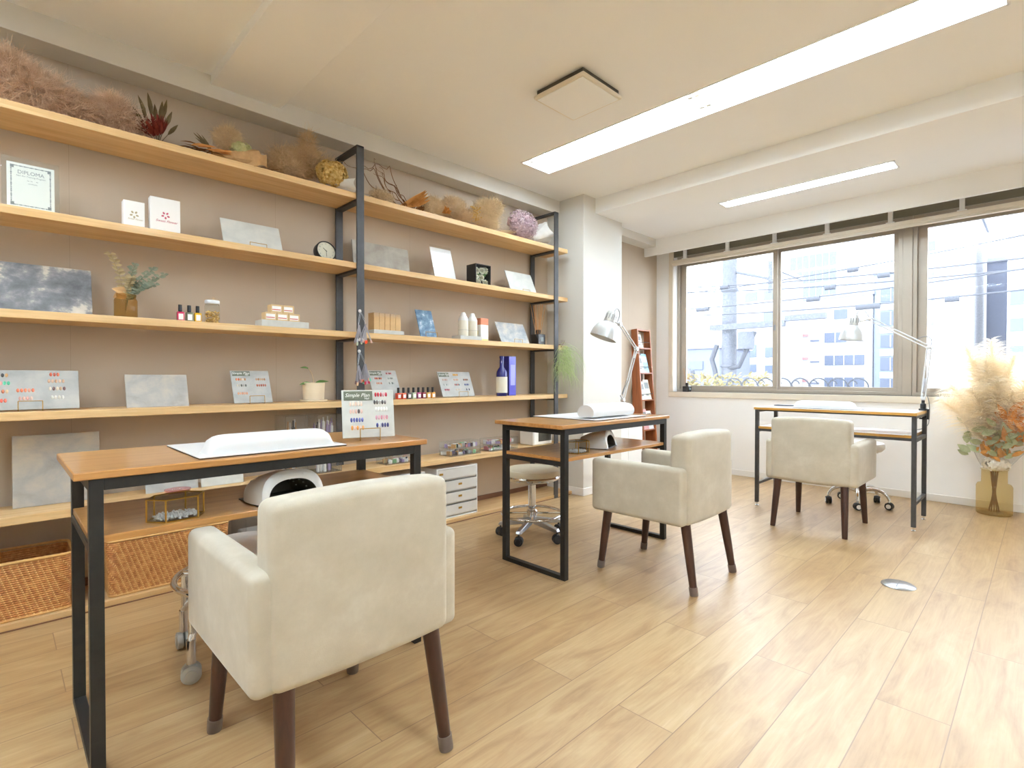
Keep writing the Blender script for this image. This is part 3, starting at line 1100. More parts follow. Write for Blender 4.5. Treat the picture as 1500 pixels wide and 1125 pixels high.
def back_warp(p, hx, hy, hz):
    # top edge softly crowned, corners lowered, slight lean backwards at the top, sagging hem
    u = p.x / hx
    v = (p.z / hz + 1) / 2
    p = p.copy()
    p.z += (0.010 * (1 - u * u) - 0.004) * v
    p.z -= 0.008 * (1 - u * u) * (1 - v) ** 2
    p.y -= 0.006 * (1 - u * u) * (1 if p.y < 0 else -1.2) * math.sin(PI * v)
    p.y += 0.02 * (1 - v) * (1 if p.y > 0 else 0.0)
    return p


def arm_warp(p, hx, hy, hz):
    u = p.y / hy
    v = p.z / hz
    p = p.copy()
    p.x += 0.004 * (1 - u * u) * (1 - v * v) * (1 if p.x > 0 else -1)
    return p


def armchair(label, loc, rz, socks=True):
    t = thing('armchair', label, 'armchair', loc, rz, 'cream velvet armchairs with dark wooden legs')
    soft(-0.236, 0.236, -0.262, -0.165, 0.318, 0.735, 0.025, 'backrest', t, back_warp)
    for s in (-1, 1):
        a = sorted((s * 0.200, s * 0.273))
        soft(a[0], a[1], -0.250, 0.265, 0.315, 0.584, 0.022, 'armrest', t, arm_warp)
    soft(-0.203, 0.203, -0.17, 0.262, 0.325, 0.405, 0.015, 'seat_base', t)
    soft(-0.200, 0.200, -0.168, 0.270, 0.400, 0.470, 0.030, 'seat_cushion', t)
    for sx in (-1, 1):
        for (yb, yt) in ((-0.277, -0.222), (0.245, 0.205)):
            top = Vector((sx * 0.196, yt, 0.335))
            bot = Vector((sx * 0.212, yb, 0.0))
            g = MB()
            g.tube([bot, bot.lerp(top, 0.06), bot.lerp(top, 0.5), top], [0.0155, 0.0165, 0.0205, 0.0235], 20)
            l = g.build('leg', 'dark_leg', t, smooth=True)
            if socks:
                k = MB()
                d = (top - bot)
                k.tube([bot + Vector((0, 0, 0.0005)), bot + d * 0.02, bot + d * 0.115], [0.0185, 0.0195, 0.0200], 18, caps=True)
                k.build('leg_sock', 'leg_sock', l, smooth=True)
    return t


chair1 = armchair('cream velvet armchair nearest the camera, pushed up to the first desk', (0.645, 1.402, 0), 0.0)
chair2 = copy_tree(chair1, loc=(2.487, 1.402, 0), label='cream velvet armchair in the middle, seen side on at the second desk')
chair3 = armchair('cream velvet armchair facing the window desk, its dark legs bare', (4.022, 1.082, 0), -PI / 2, socks=False)


# ------------------------------------------------------------------ stools
def caster(parent, p, ang, r, rubber, hub, twin=True, hood=None):
    c, s = math.cos(ang), math.sin(ang)
    sx = Vector((-s, c, 0))
    ctr = Vector((p[0], p[1], r))
    g = MB()
    for k in ((-1, 1) if twin else (0,)):
        q = ctr + sx * (k * r * 0.42)
        w = r * 0.34
        g.tube([q - sx * w, q - sx * w * 0.8, q + sx * w * 0.8, q + sx * w], [r * 0.88, r, r, r * 0.88], 22)
    o = g.build('caster', rubber, parent, smooth=True)
    h = MB()
    for k in (-1, 1):
        q = ctr + sx * (k * r * 0.80)
        h.tube([q - sx * 0.001, q + sx * 0.003], [r * 0.62, r * 0.58], 20)
    h.cyl(ctr + Vector((0, 0, r * 0.2)), ctr + Vector((0, 0, r * 1.35)), r * 0.22, n=10)
    h.build('wheel_hub', hub, o, smooth=True)
    if hood:
        h = MB()
        q = ctr
        pts = [q + Vector((c, s, 0)) * (r * 1.12 * math.cos(a)) + Vector((0, 0, r * 1.12 * math.sin(a))) for a in [PI * k / 10 for k in range(1, 10)]]
        for i in range(len(pts) - 1):
            a, b_ = pts[i], pts[i + 1]
            e = sx * r * 0.36
            h.add([a - e, a + e, b_ + e, b_ - e], [(0, 1, 2, 3)])
        h.build('caster_hood', hood, o, smooth=True)


# middle stool: chrome, foot ring, black casters
t = thing('stool', 'chrome stool with a foot ring, cream seat and black casters behind the middle desk', 'stool', (2.40, 2.265, 0))
MB().lathe([(0.0, 0.435), (0.150, 0.435), (0.172, 0.428), (0.178, 0.412), (0.176, 0.395), (0.16, 0.388)], 40, capb=False).build('seat', 'cream_vinyl', t, smooth=True)
MB().lathe([(0.05, 0.352), (0.15, 0.362), (0.172, 0.372), (0.180, 0.386), (0.176, 0.394), (0.15, 0.392)], 40).build('seat_pan', 'chrome', t, smooth=True)
MB().lathe([(0.024, 0.09), (0.024, 0.33), (0.016, 0.332), (0.016, 0.36)], 24).build('gas_column', 'chrome', t, smooth=True)
g = MB()
g.tube(arc((0, 0, 0.150), 0.188, 0, 2 * PI, 47, 'XY')[:-1] + [], 0.0095, 10, closed=True)
for k in range(4):
    a = PI / 4 + k * PI / 2
    g.tube([(0.02 * math.cos(a), 0.02 * math.sin(a), 0.152), (0.186 * math.cos(a), 0.186 * math.sin(a), 0.150)], 0.007, 8)
g.lathe([(0.030, 0.135), (0.034, 0.145), (0.034, 0.165), (0.028, 0.172)], 24)
g.build('foot_ring', 'chrome', t, smooth=True)
for k in range(5):
    a = math.radians(-88 + 72 * k)
    c, s = math.cos(a), math.sin(a)
    g = MB()
    m = Matrix.Rotation(a, 4, 'Z')
    g.prism([(0.0, 0.105), (0.03, 0.125), (0.205, 0.088), (0.215, 0.072), (0.19, 0.066), (0.03, 0.085)], -0.014, 0.014, 'Y', m)
    arm = g.build('base_arm', 'brushed_steel', t, bevel=0.003)
    caster(arm, (0.200 * c, 0.200 * s), a + 1.0 + k, 0.027, 'black_rubber', 'black_plastic', hood='black_plastic')
stool2 = t

# near stool: bent chrome tubes on grey twin casters
t = thing('stool', 'stool on bent chrome tube legs with pale grey casters, half hidden by the nearest armchair', 'stool', (0.655, 2.075, 0))
MB().lathe([(0.0, 0.395), (0.135, 0.395), (0.155, 0.388), (0.16, 0.372), (0.155, 0.357), (0.14, 0.352)], 40, capb=False).build('seat', 'white_leather', t, smooth=True)
MB().lathe([(0.04, 0.335), (0.14, 0.340), (0.155, 0.352), (0.13, 0.354)], 40).build('seat_pan', 'chrome', t, smooth=True)
MB().lathe([(0.026, 0.13), (0.026, 0.34)], 24).build('gas_column', 'chrome', t, smooth=True)
for k in range(5):
    a = math.radians(208 + 72 * k)
    c, s = math.cos(a), math.sin(a)
    g = MB()
    pts = bez((0.02 * c, 0.02 * s, 0.165), (0.13 * c, 0.13 * s, 0.175), (0.222 * c, 0.222 * s, 0.215), (0.232 * c, 0.232 * s, 0.13), 12) + [Vector((0.232 * c, 0.232 * s, 0.075))]
    g.tube(pts, 0.0125, 12)
    g.lathe([(0.0145, 0.062), (0.0145, 0.14)], 14, (0.232 * c, 0.232 * s, 0))
    arm = g.build('base_arm', 'chrome', t, smooth=True)
    g = MB()
    g.tube([(0.226 * c, 0.226 * s, 0.16), (0.226 * c, 0.226 * s, 0.285)], 0.0125, 12)
    g.build('upright', 'chrome', arm, smooth=True)
    caster(arm, (0.232 * c, 0.232 * s), math.radians(167 + 25 * k), 0.030, 'grey_rubber', 'grey_rubber')
g = MB()
g.tube(arc((0, 0, 0.285), 0.226, 0, 2 * PI, 47, 'XY')[:-1], 0.011, 10, closed=True)
for k in range(3):
    a = k * 2 * PI / 3 + 0.4
    g.tube([(0.02 * math.cos(a), 0.02 * math.sin(a), 0.285), (0.22 * math.cos(a), 0.22 * math.sin(a), 0.285)], 0.007, 8)
g.build('foot_ring', 'chrome', t, smooth=True)

# far stool: curved chrome legs, casters with white rings
t = thing('stool', 'white seat stool on curved chrome legs with white rimmed casters under the window desk', 'stool', (4.845, 1.035, 0))
MB().lathe([(0.0, 0.500), (0.140, 0.500), (0.166, 0.492), (0.172, 0.475), (0.172, 0.452), (0.16, 0.440)], 40, capb=False).build('seat', 'white_leather', t, smooth=True)
MB().lathe([(0.03, 0.425), (0.15, 0.430), (0.160, 0.441), (0.13, 0.443)], 40).build('seat_pan', 'white_plastic', t, smooth=True)
MB().lathe([(0.027, 0.10), (0.027, 0.27), (0.017, 0.275), (0.017, 0.43)], 24).build('gas_column', 'chrome', t, smooth=True)
g = MB()
g.tube([(0.02, 0, 0.415), (0.10, -0.08, 0.412), (0.14, -0.10, 0.405)], 0.005, 8)
g.build('height_lever', 'chrome', t, smooth=True)
for k in range(5):
    a = math.radians(-97 + 72 * k)
    c, s = math.cos(a), math.sin(a)
    g = MB()
    pts = bez((0.02 * c, 0.02 * s, 0.115), (0.10 * c, 0.10 * s, 0.155), (0.195 * c, 0.195 * s, 0.14), (0.208 * c, 0.208 * s, 0.066), 12)
    g.tube(pts, [0.016 - 0.005 * i / 12 for i in range(13)], 12)
    arm = g.build('base_arm', 'chrome', t, smooth=True)
    caster(arm, (0.208 * c, 0.208 * s), a + 0.5 * k, 0.027, 'black_rubber', 'white_plastic', hood='black_plastic')


# ------------------------------------------------------------------ clamp lamps
def strut(m, a, b_, off, r, nv=(0, 1, 0)):
    a, b_ = Vector(a), Vector(b_)
    d = (b_ - a).normalized()
    n = Vector(nv).cross(d).normalized()
    for k in (-1, 1):
        m.tube([a + n * off * k, b_ + n * off * k], r, 8)


def shade_part(parent, ctr, axis, R, L, name='lamp_shade'):
    """bell shade: axis points from rim to crown"""
    ax = Vector(axis).normalized()
    q = ax.to_track_quat('Z', 'Y').to_matrix().to_4x4()
    m = Matrix.Translation(Vector(ctr)) @ q
    g = MB()
    prof = [(R, 0.0), (R * 0.985, L * 0.10), (R * 0.93, L * 0.24), (R * 0.82, L * 0.38), (R * 0.64, L * 0.50), (R * 0.46, L * 0.57), (R * 0.40, L * 0.60)]
    inner = [(r * 0.97, z - 0.001) for r, z in prof]
    g.lathe(prof, 36, m=m, capb=False, capt=False)
    g.lathe(inner[::-1], 36, m=m, capb=False, capt=False)
    o = g.build(name, 'silver_paint', parent, smooth=True)
    g = MB()
    g.lathe([(R * 0.40, L * 0.58), (R * 0.415, L * 0.62), (R * 0.37, L * 0.93), (R * 0.30, L * 1.0), (0.0, L * 1.02)], 28, m=m, capt=False)
    sk = g.build('lamp_socket', 'silver_paint', parent, smooth=True)
    g = MB()
    for k in range(12):
        a = 2 * PI * k / 12
        mm = m @ Matrix.Rotation(a, 4, 'Z')
        g.box(R * 0.378, R * 0.402, -R * 0.028, R * 0.028, L * 0.68, L * 0.88, mm)
    g.build('cooling_slot', 'grey_plastic', sk)
    g = MB()
    g.lathe([(0.012, L * 0.52), (0.03, L * 0.40), (0.034, L * 0.28), (0.024, L * 0.16), (0.0, L * 0.12)], 16, m=m, capt=False)
    g.build('bulb', 'white_plastic', parent, smooth=True)
    return m


def desk_lamp(label, base, elbow, head, shade_c, shade_axis, R, L, cord, nv=(0, 1, 0), crz=0.0):
    t = thing('desk_lamp', label, 'lamp', base)
    B = Vector(base)
    E, H, S = Vector(elbow) - B, Vector(head) - B, Vector(shade_c) - B
    g = MB()
    g.box(-0.028, 0.028, -0.022, 0.022, 0.0, 0.012)
    g.lathe([(0.017, 0.012), (0.017, 0.045), (0.010, 0.05), (0.010, 0.07)], 16)
    g.box(-0.016, 0.016, 0.024, 0.034, -0.055, 0.010)
    g.box(-0.016, 0.016, -0.02, 0.034, -0.062, -0.052)
    g.cyl((0, 0, -0.055), (0, 0, -0.024), 0.006, n=10)
    g.build('clamp', 'black_plastic', t, bevel=0.002, rot=(0, 0, crz))
    lo = Vector((0, 0, 0.085))
    g = MB()
    strut(g, lo, E, 0.011, 0.0045, nv)
    g.tube([lo + Vector((-0.03, 0, 0.03)), lo + Vector((0.0, 0, 0.0)), lo + Vector((0.012, 0, -0.02))], 0.005, 8)
    g.cyl(lo + Vector((0, -0.012, 0)), lo + Vector((0, 0.012, 0)), 0.013, n=14)
    g.build('lower_arm', 'silver_paint', t, smooth=True)
    g = MB()
    d = (E - lo).normalized()
    g.tube([lo + d * 0.03 + Vector((-0.02, 0, 0.01)), lo + d * 0.14 + Vector((-0.013, 0, 0))], 0.006, 8)
    g.build('spring', 'brushed_steel', t, smooth=True)
    g = MB()
    strut(g, E, H, 0.010, 0.0045, nv)
    g.cyl(E + Vector((0, -0.012, 0)), E + Vector((0, 0.012, 0)), 0.015, n=14)
    g.tube([E + (E - H).normalized() * 0.03 + Vector((0, 0, -0.012)), E + Vector((0, 0, -0.02)), E + (lo - E).normalized() * 0.07], 0.004, 8)
    g.cyl(H + Vector((0, -0.01, 0)), H + Vector((0, 0.01, 0)), 0.013, n=14)
    ax = Vector(shade_axis).normalized()
    g.tube([H, S + ax * (L * 0.70)], 0.006, 8)
    g.build('upper_arm', 'silver_paint', t, smooth=True)
    shade_part(t, S, shade_axis, R, L)
    for c in cord:
        MB().tube([Vector(p) - B for p in c], 0.0028, 6).build('power_cord', 'grey_plastic', t, smooth=True)
    return t


desk_lamp('silver jointed clamp lamp at the far end of the middle desk, before the white column', (2.975, 1.975, 0.769), (3.133, 1.975, 1.199), (2.905, 1.955, 1.352),
          (2.735, 1.965, 1.252), (0.26, -0.22, 0.92), 0.086, 0.178,
          [bez((2.79, 1.92, 1.412), (2.85, 1.94, 1.48), (2.95, 1.96, 1.43), (2.88, 1.96, 1.36), 10)], crz=-PI / 2)
desk_lamp('silver jointed clamp lamp on the right rear corner of the window desk', (4.63, 0.606, 0.773), (4.63, 0.575, 1.212), (4.63, 0.925, 1.437),
          (4.63, 1.037, 1.285), (0.0, -0.10, 0.97), 0.088, 0.188,
          [bez((4.63, 1.01, 1.47), (4.63, 1.0, 1.53), (4.63, 0.95, 1.52), (4.63, 0.93, 1.45), 8),
           bez((4.63, 0.66, 1.26), (4.63, 0.60, 1.32), (4.63, 0.53, 1.28), (4.63, 0.575, 1.21), 8),
           bez((4.63, 0.60, 0.90), (4.66, 0.57, 0.86), (4.687, 0.575, 0.78), (4.687, 0.58, 0.70), 8),
           bez((4.687, 0.58, 0.70), (4.687, 0.58, 0.66), (4.67, 0.60, 0.64), (4.62, 0.65, 0.632), 8)], nv=(1, 0, 0), crz=PI)

# ------------------------------------------------------------------ leaning brochure rack and cabinet beside the column
RL = 0.075
t = thing('brochure_rack', 'tall narrow brown wooden magazine rack leaning on the taupe wall', 'magazine rack', (5.016, 2.955, 0.0), 0.0, rx=-RL)
Hh = 1.53
for x in (-0.124, 0.124):
    MB().prism([(0, 0.0), (0.15, 0.012), (0.074, Hh), (0, Hh)], x - 0.009, x + 0.009, 'X').build('side_rail', 'rack_wood', t, bevel=0.002)
shelf_z = [0.10, 0.45, 0.77, 1.062, 1.33]
for z in shelf_z:
    MB().box(-0.115, 0.115, 0.0, 0.068, z - 0.014, z).build('shelf', 'rack_wood', t, bevel=0.001)
MB().box(-0.115, 0.115, 0.0, 0.07, Hh - 0.016, Hh).build('shelf', 'rack_wood', t, bevel=0.001)
for z in shelf_z:
    MB().cyl((-0.115, 0.006, z + 0.06), (0.115, 0.006, z + 0.06), 0.0035, n=8).build('retaining_bar', 'black_iron', t, smooth=True)
rack = t

t = thing('cabinet', 'low white cabinet standing against the taupe wall next to the column', 'cabinet', (4.40, 3.0, 0))
MB().box(-0.25, 0.27, -0.12, 0.14, 0.0, 0.56).build('body', 'white_plastic', t, bevel=0.004)
MB().box(-0.245, 0.008, -0.134, -0.121, 0.03, 0.555).build('door', 'white_plastic', t, bevel=0.002)
MB().box(0.012, 0.265, -0.134, -0.121, 0.03, 0.555).build('door', 'white_plastic', t, bevel=0.002)
# ------------------------------------------------------------------ boards, easels and cards on the shelves
def board(name, label, cat, w, h, th, m, loc, lean, rz=0.0, bev=0.002):
    """upright board: local x along its width (centred), z up its height, front face at y=0"""
    t = thing(name, label, cat, loc, rz, rx=0.0)
    t.rotation_euler = (-lean, 0, rz)
    MB().box(-w / 2, w / 2, 0, th, 0, h).build('panel', m, t, bevel=bev)
    return t


def easel(label, loc, w, rz=0.0, h=0.045, back=0.10):
    """small brass wire display easel: front lip, feet and a rear prop"""
    g = MB()
    r = 0.0016
    for s in (-1, 1):
        x = s * w / 2
        g.tube([(x, -0.004, h), (x, -0.006, 0.006), (x, -0.003, 0.002), (x, 0.05, 0.003), (x * 0.9, 0.075, 0.03), (x * 0.8, 0.082, back)], r, 6)
    g.tube([(-w / 2, -0.004, h), (w / 2, -0.004, h)], r, 6)
    g.tube([(-w * 0.4, 0.082, back), (w * 0.4, 0.082, back)], r, 6)
    o = g.build('brass_easel', 'brass', smooth=True)
    o.location = loc
    o.rotation_euler = (0, 0, rz)
    return tag(o, label, 'easel', 'small brass wire easels')


def nail_set(parent, x, z, cols, w=0.0062, h=0.013, pitch=0.0078):
    """five glued sample nails: little domed ovals in a row"""
    g = MB()
    ms = []
    for i, c in enumerate(cols):
        nm = 'nail_' + c
        if nm not in MATS:
            mat(nm, tuple(int(c[k:k + 2], 16) for k in (0, 2, 4)), 0.25, coat=0.5)
        if nm not in ms:
            ms.append(nm)
        g.cur = ms.index(nm)
        cx = x + (i - (len(cols) - 1) / 2) * pitch
        vs, fs = [], []
        n = 12
        for ring, (k, d) in enumerate(((1.0, 0.0), (0.8, -0.0016), (0.4, -0.0024))):
            for j in range(n):
                a = 2 * PI * j / n
                vs.append((cx + w / 2 * k * math.cos(a), d, z + h / 2 * k * math.sin(a)))
        for r_ in range(2):
            for j in range(n):
                j2 = (j + 1) % n
                fs.append((r_ * n + j, (r_ + 1) * n + j, (r_ + 1) * n + j2, r_ * n + j2))
        fs.append(tuple(2 * n + j for j in range(n - 1, -1, -1)))
        g.add(vs, fs)
    return g.build('nail_set', ms, parent, smooth=True)


def label_plate(parent, x, z, w, h, title, sub, ts):
    MB().box(x - w / 2, x + w / 2, -0.0018, 0, z - h / 2, z + h / 2).build('slate_plate', 'slate_label', parent)
    text('lettering', title, ts, 'chalk', parent, (x - 0.03 * w, -0.0024, z + h * 0.05), shear=0.3)
    text('lettering', sub, ts * 0.55, 'chalk', parent, (x + w * 0.30, -0.0024, z - h * 0.32))


Z1, Z2, Z3, Z4, Z5 = SH
# second shelf from the top
board('marbled_board', 'pale grey marbled board on a brass easel between the white boxes and the clock', 'display board', 0.298, 0.165, 0.006, 'pale_marble', (0.984, 2.95, Z2 + 0.003), math.radians(24))
easel('brass easel holding the pale board left of the clock', (1.0, 2.945, Z2), 0.085, h=0.034)
board('marbled_board', 'large dim grey marbled panel leaning on the wall right of the tall middle post', 'display board', 0.42, 0.205, 0.006, 'taupe_marble', (1.83, 3.075, Z2), math.radians(9))
b = board('tablet_stand', 'white tablet-like card in a clear stand beside the black flower box', 'card stand', 0.185, 0.245, 0.005, 'white_laminate', (2.252, 2.95, Z2 + 0.002), math.radians(17), bev=0.004)
MB().box(-0.0925, 0.0925, -0.004, -0.0015, -0.001, 0.262).build('clear_sleeve', 'acrylic', b)
board('marbled_board', 'small light grey marbled board right of the flower box on the second shelf', 'display board', 0.30, 0.19, 0.006, 'pale_marble', (3.038, 2.95, Z2 + 0.003), math.radians(24))
easel('brass easel under the light board at the right end of the second shelf', (3.05, 2.945, Z2), 0.08, h=0.03)
# third shelf
board('marbled_canvas', 'big dark grey and white marbled canvas at the far left of the third shelf', 'canvas', 0.46, 0.222, 0.018, 'dark_marble', (0.083, 3.02, Z3), math.radians(12))
board('blue_card', 'blue and white marbled upright card on a small easel on the third shelf', 'card', 0.135, 0.205, 0.006, 'blue_marble', (2.106, 2.95, Z3 + 0.003), math.radians(20))
easel('brass easel holding the blue marbled card', (2.12, 2.945, Z3), 0.095, h=0.04)
board('marbled_board', 'blue-grey marbled board on an easel, left of the reed diffuser', 'display board', 0.315, 0.185, 0.006, 'greyblue_marble', (2.943, 2.95, Z3 + 0.003), math.radians(26))
easel('brass easel under the blue-grey board beside the reed diffuser', (2.96, 2.945, Z3), 0.09, h=0.034)
# fourth shelf
S_ = ['c86a50', 'd88a6a', 'e0b89a', 'b4563e', 'caa27e']
bA = board('nail_sample_board', 'wide grey board with rows of sample nails at the left end of the fourth shelf', 'sample board', 0.38, 0.168, 0.006, 'grey_marble', (0.068, 2.95, Z4 + 0.006), math.radians(14))
for (x, z, c) in ((-0.155, .142, ['d09a50', '2e2a28', 'e0a060', 'c08048']), (-0.05, .146, ['e2a878', '2c2a28', 'caa070']), (0.11, .150, ['c0583e', 'b84c36', 'c4664a']), (-0.05, .113, ['5cc49a', 'e8b0a8', '62c89e', '4fb98e']),
                  (0.115, .121, ['d8b090', 'e0bca0', 'd0a688', 'e2c2a8', 'd2ac90']), (-0.055, .078, ['c88050', 'd0b090', 'b86848', 'd8bc98']), (0.018, .082, ['e07a56', 'dc7450', 'e28e6c', 'e0a088', 'dc7450']),
                  (0.118, .088, ['e8dccb', '6a4038', 'e0d0b8', 'c0a080', '704848']), (-0.06, .040, ['cf5a44', 'd8927c', 'cc4e3a', 'd05c46']), (0.018, .048, ['d8a898', 'dcb4a4', 'd09a90', 'e0c0b0']), (0.118, .050, ['dcdcd0', 'e6e4dc', 'd4d2c4', 'e2e0d8'])):
    nail_set(bA, x, z, c, 0.0098, 0.017, 0.0115)
easel('brass easel in front of the wide nail board at the left', (0.10, 2.945, Z4), 0.075, h=0.042)
board('marbled_board', 'plain warm grey marbled board leaning alone between two nail sample boards', 'display board', 0.251, 0.162, 0.006, 'grey_marble_warm', (0.551, 2.955, Z4), math.radians(19))
bB = board('nail_sample_board', 'small grey nail sample board with slate label, left of the potted orchid', 'sample board', 0.194, 0.185, 0.006, 'grey_marble', (0.977, 2.95, Z4 + 0.005), math.radians(23))
label_plate(bB, -0.045, 0.168, 0.088, 0.026, 'Simple Plan', 'Nail', 0.019)
for (x, z, c) in ((-0.05, .135, ['e08a60', 'c8643c', 'dca880', 'ead2b8', 'c89060']), (0.05, .135, ['c8a080', 'b8885e', 'd2b08c', 'caa684', 'b48a66']), (-0.05, .100, ['d8d0c0', 'c0bcb0', '6c6a66', 'b0aca4', '787672']),
                  (0.05, .100, ['b86a50', 'c47a60', 'b05e46', 'bc7058', 'c48470']), (-0.05, .055, ['e4a884', 'e8b494', 'dc9a78', 'e6ae8c', 'e0a07c'])):
    nail_set(bB, x, z, c, 0.0088, 0.015, 0.0105)
easel('brass easel in front of the slate-labelled board left of the orchid', (0.99, 2.945, Z4), 0.075, h=0.042)
bC = board('nail_sample_board', 'grey nail sample board half hidden behind the desk board and hanging swatches', 'sample board', 0.205, 0.20, 0.006, 'grey_marble', (1.79, 2.95, Z4 + 0.005), math.radians(25))
label_plate(bC, -0.05, 0.178, 0.085, 0.03, 'Simple Plan', 'Nail', 0.019)
for (x, z, c) in ((0.045, .178, ['b04a52', 'd8a0a0', '903a44', 'c0606a']), (-0.04, .142, ['d0562c', 'b8422a', 'd88a4c', '8a2c26', 'c86a3c']), (0.05, .142, ['9aa09a', 'b0b4ae', '707872', 'a4a8a0']), (-0.04, .108, ['dc9878', 'd08a6a', 'e0a488', 'c87c5e']), (0.05, .108, ['7c8480', 'c8ccc6', '5c6460', 'b0b6b0'])):
    nail_set(bC, x, z, c, 0.0088, 0.015, 0.0105)
bD = board('nail_sample_board', 'grey nail sample board on an easel between the row of polishes and the blue bottle', 'sample board', 0.294, 0.19, 0.006, 'grey_marble', (2.369, 2.95, Z4 + 0.005), math.radians(22))
label_plate(bD, -0.095, 0.166, 0.088, 0.03, 'Simple Plan', 'Nail', 0.019)
for (x, z, c) in ((0.01, .166, ['e8a830', 'e4a028', 'ecb648', 'e0982a']), (-0.095, .128, ['c8a898', 'd2b4a4', 'be9a8a', 'ccaea0']), (0.005, .128, ['d8a88c', 'e2b89c', 'd09c80', 'dcb094']), (0.095, .128, ['7a5a4c', 'c87048', '6a4c40', 'a06a50']),
                  (-0.095, .090, ['b0b4b0', 'd8dad6', '909692', 'c4c8c4']), (0.005, .090, ['b04838', '5c3a36', 'c46a54', '3c2c2c']), (0.095, .090, ['4a5a90', '7880a8', '3c4c84', '9098b8']), (-0.095, .052, ['a03a48', 'b85a64', '8c2c3c', 'c07880']), (0.005, .052, ['e0d0bc', 'e8dcc8', 'd8c6b0', 'e4d4c0']), (0.095, .052, ['50586c', 'c8c8cc', '3c4458'])):
    nail_set(bD, x, z, c, 0.0098, 0.016, 0.0118)
easel('brass easel in front of the board right of the polish row', (2.40, 2.945, Z4), 0.085, h=0.038)
# fifth shelf
board('marbled_canvas', 'tall light grey marbled canvas on the lowest shelf behind the nearest desk end', 'canvas', 0.292, 0.305, 0.016, 'grey_marble_warm', (0.19, 3.03, Z5), math.radians(5))
board('marbled_board', 'grey panel on the lowest shelf, glimpsed under the nearest desk top', 'display board', 0.22, 0.12, 0.006, 'grey_marble', (0.61, 2.98, Z5), math.radians(14))
board('framed_card', 'pale yellow-edged card on the lowest shelf, glimpsed under the nearest desk top', 'card', 0.20, 0.10, 0.006, 'pale_marble', (0.83, 2.97, Z5), math.radians(14))

# sample board standing on the nearest desk
bS = board('nail_sample_board', 'white nail sample board with green slate label standing on the nearest desk', 'sample board', 0.19, 0.178, 0.006, 'pale_marble', (0.985, 1.757, 0.780), math.radians(11), rz=-0.33)
label_plate(bS, -0.036, 0.156, 0.104, 0.034, 'Simple Plan', 'Nail', 0.0195)
for (x, z, c) in ((0.048, .160, ['b81830', 'c02038', 'a81428', 'd8a0a8', 'b81c34']), (0.043, .131, ['4a4648', '68605e', 'c0b8b0', '504a4a', '746a68']), (-0.045, .126, ['f0d8c8', 'f2dccc', 'eed2c0', 'f2dccd', 'eed4c4']), (-0.045, .098, ['ecc8bc', 'f0d4ca', 'e8c0b4', '6a5858', 'eecdc2']),
                  (0.048, .104, ['f4f4f2', 'f2f2f0', 'f6f6f4', 'f3f3f1', 'f5f5f3']), (-0.043, .066, ['4a5092', '565c9e', '434a8c', '6066a4', '4c5294']), (0.048, .073, ['dca6b6', 'e2b2c0', 'd698aa', 'e0aebc', 'daa2b2']), (-0.041, .037, ['f0a85c', 'f0d0c0', 'ee9e4c', 'f2d8c8', 'f0b070']), (0.05, .044, ['3e3e78', 'd8d8e0', '46467e', '54548a', '3a3a74'])):
    nail_set(bS, x, z, c, 0.0082, 0.0175, 0.0098)
easel('brass easel holding the white sample board on the nearest desk', (0.985, 1.752, 0.768), 0.072, rz=-0.33, h=0.046)

# ------------------------------------------------------------------ second shelf: diploma, boxes, clock, flower box
t = thing('diploma_frame', 'diploma with ornate grey border in a thick clear acrylic frame on the second shelf', 'framed diploma', (0.109, 2.935, Z2))
t.rotation_euler = (math.radians(-4), 0, 0)
MB().box(-0.089, 0.089, 0, 0.006, 0, 0.222).build('acrylic_front', 'acrylic', t, bevel=0.001)
MB().box(-0.089, 0.089, 0.0085, 0.0145, 0, 0.222).build('acrylic_back', 'acrylic', t, bevel=0.001)
MB().box(-0.073, 0.073, 0.0066, 0.0080, 0.012, 0.200).build('certificate', 'diploma_paper', t)
g = MB()
for k in range(22):
    u = k / 21
    for (x, z) in ((-0.058 + 0.116 * u, 0.188), (-0.058 + 0.116 * u, 0.026)):
        g.cbox((x, 0.0064, z), (0.003 + 0.0016 * (k % 3), 0.0003, 0.0035 + 0.001 * (k % 2)))
    for (x, z) in ((-0.060, 0.026 + 0.162 * u), (0.060, 0.026 + 0.162 * u)):
        g.cbox((x, 0.0064, z), (0.0035 + 0.001 * (k % 2), 0.0003, 0.004 + 0.0016 * (k % 3)))
for (x, z) in ((-0.057, 0.03), (0.057, 0.03), (-0.057, 0.184), (0.057, 0.184)):
    g.cbox((x, 0.0063, z), (0.011, 0.0003, 0.013))
g.build('ornate_border', 'ink_grey', t)
text('lettering', 'DIPLOMA', 0.0215, 'ink_grey', t, (0, 0.0060, 0.163), sx=0.9)
text('lettering', 'Nail Art Training Program', 0.0085, 'ink_grey', t, (0, 0.0060, 0.148), shear=0.25)
text('lettering', '~ ~   ~', 0.012, 'ink_black', t, (0.005, 0.0060, 0.132))
text('lettering', 'certificate', 0.007, 'ink_grey', t, (0.005, 0.0060, 0.120))


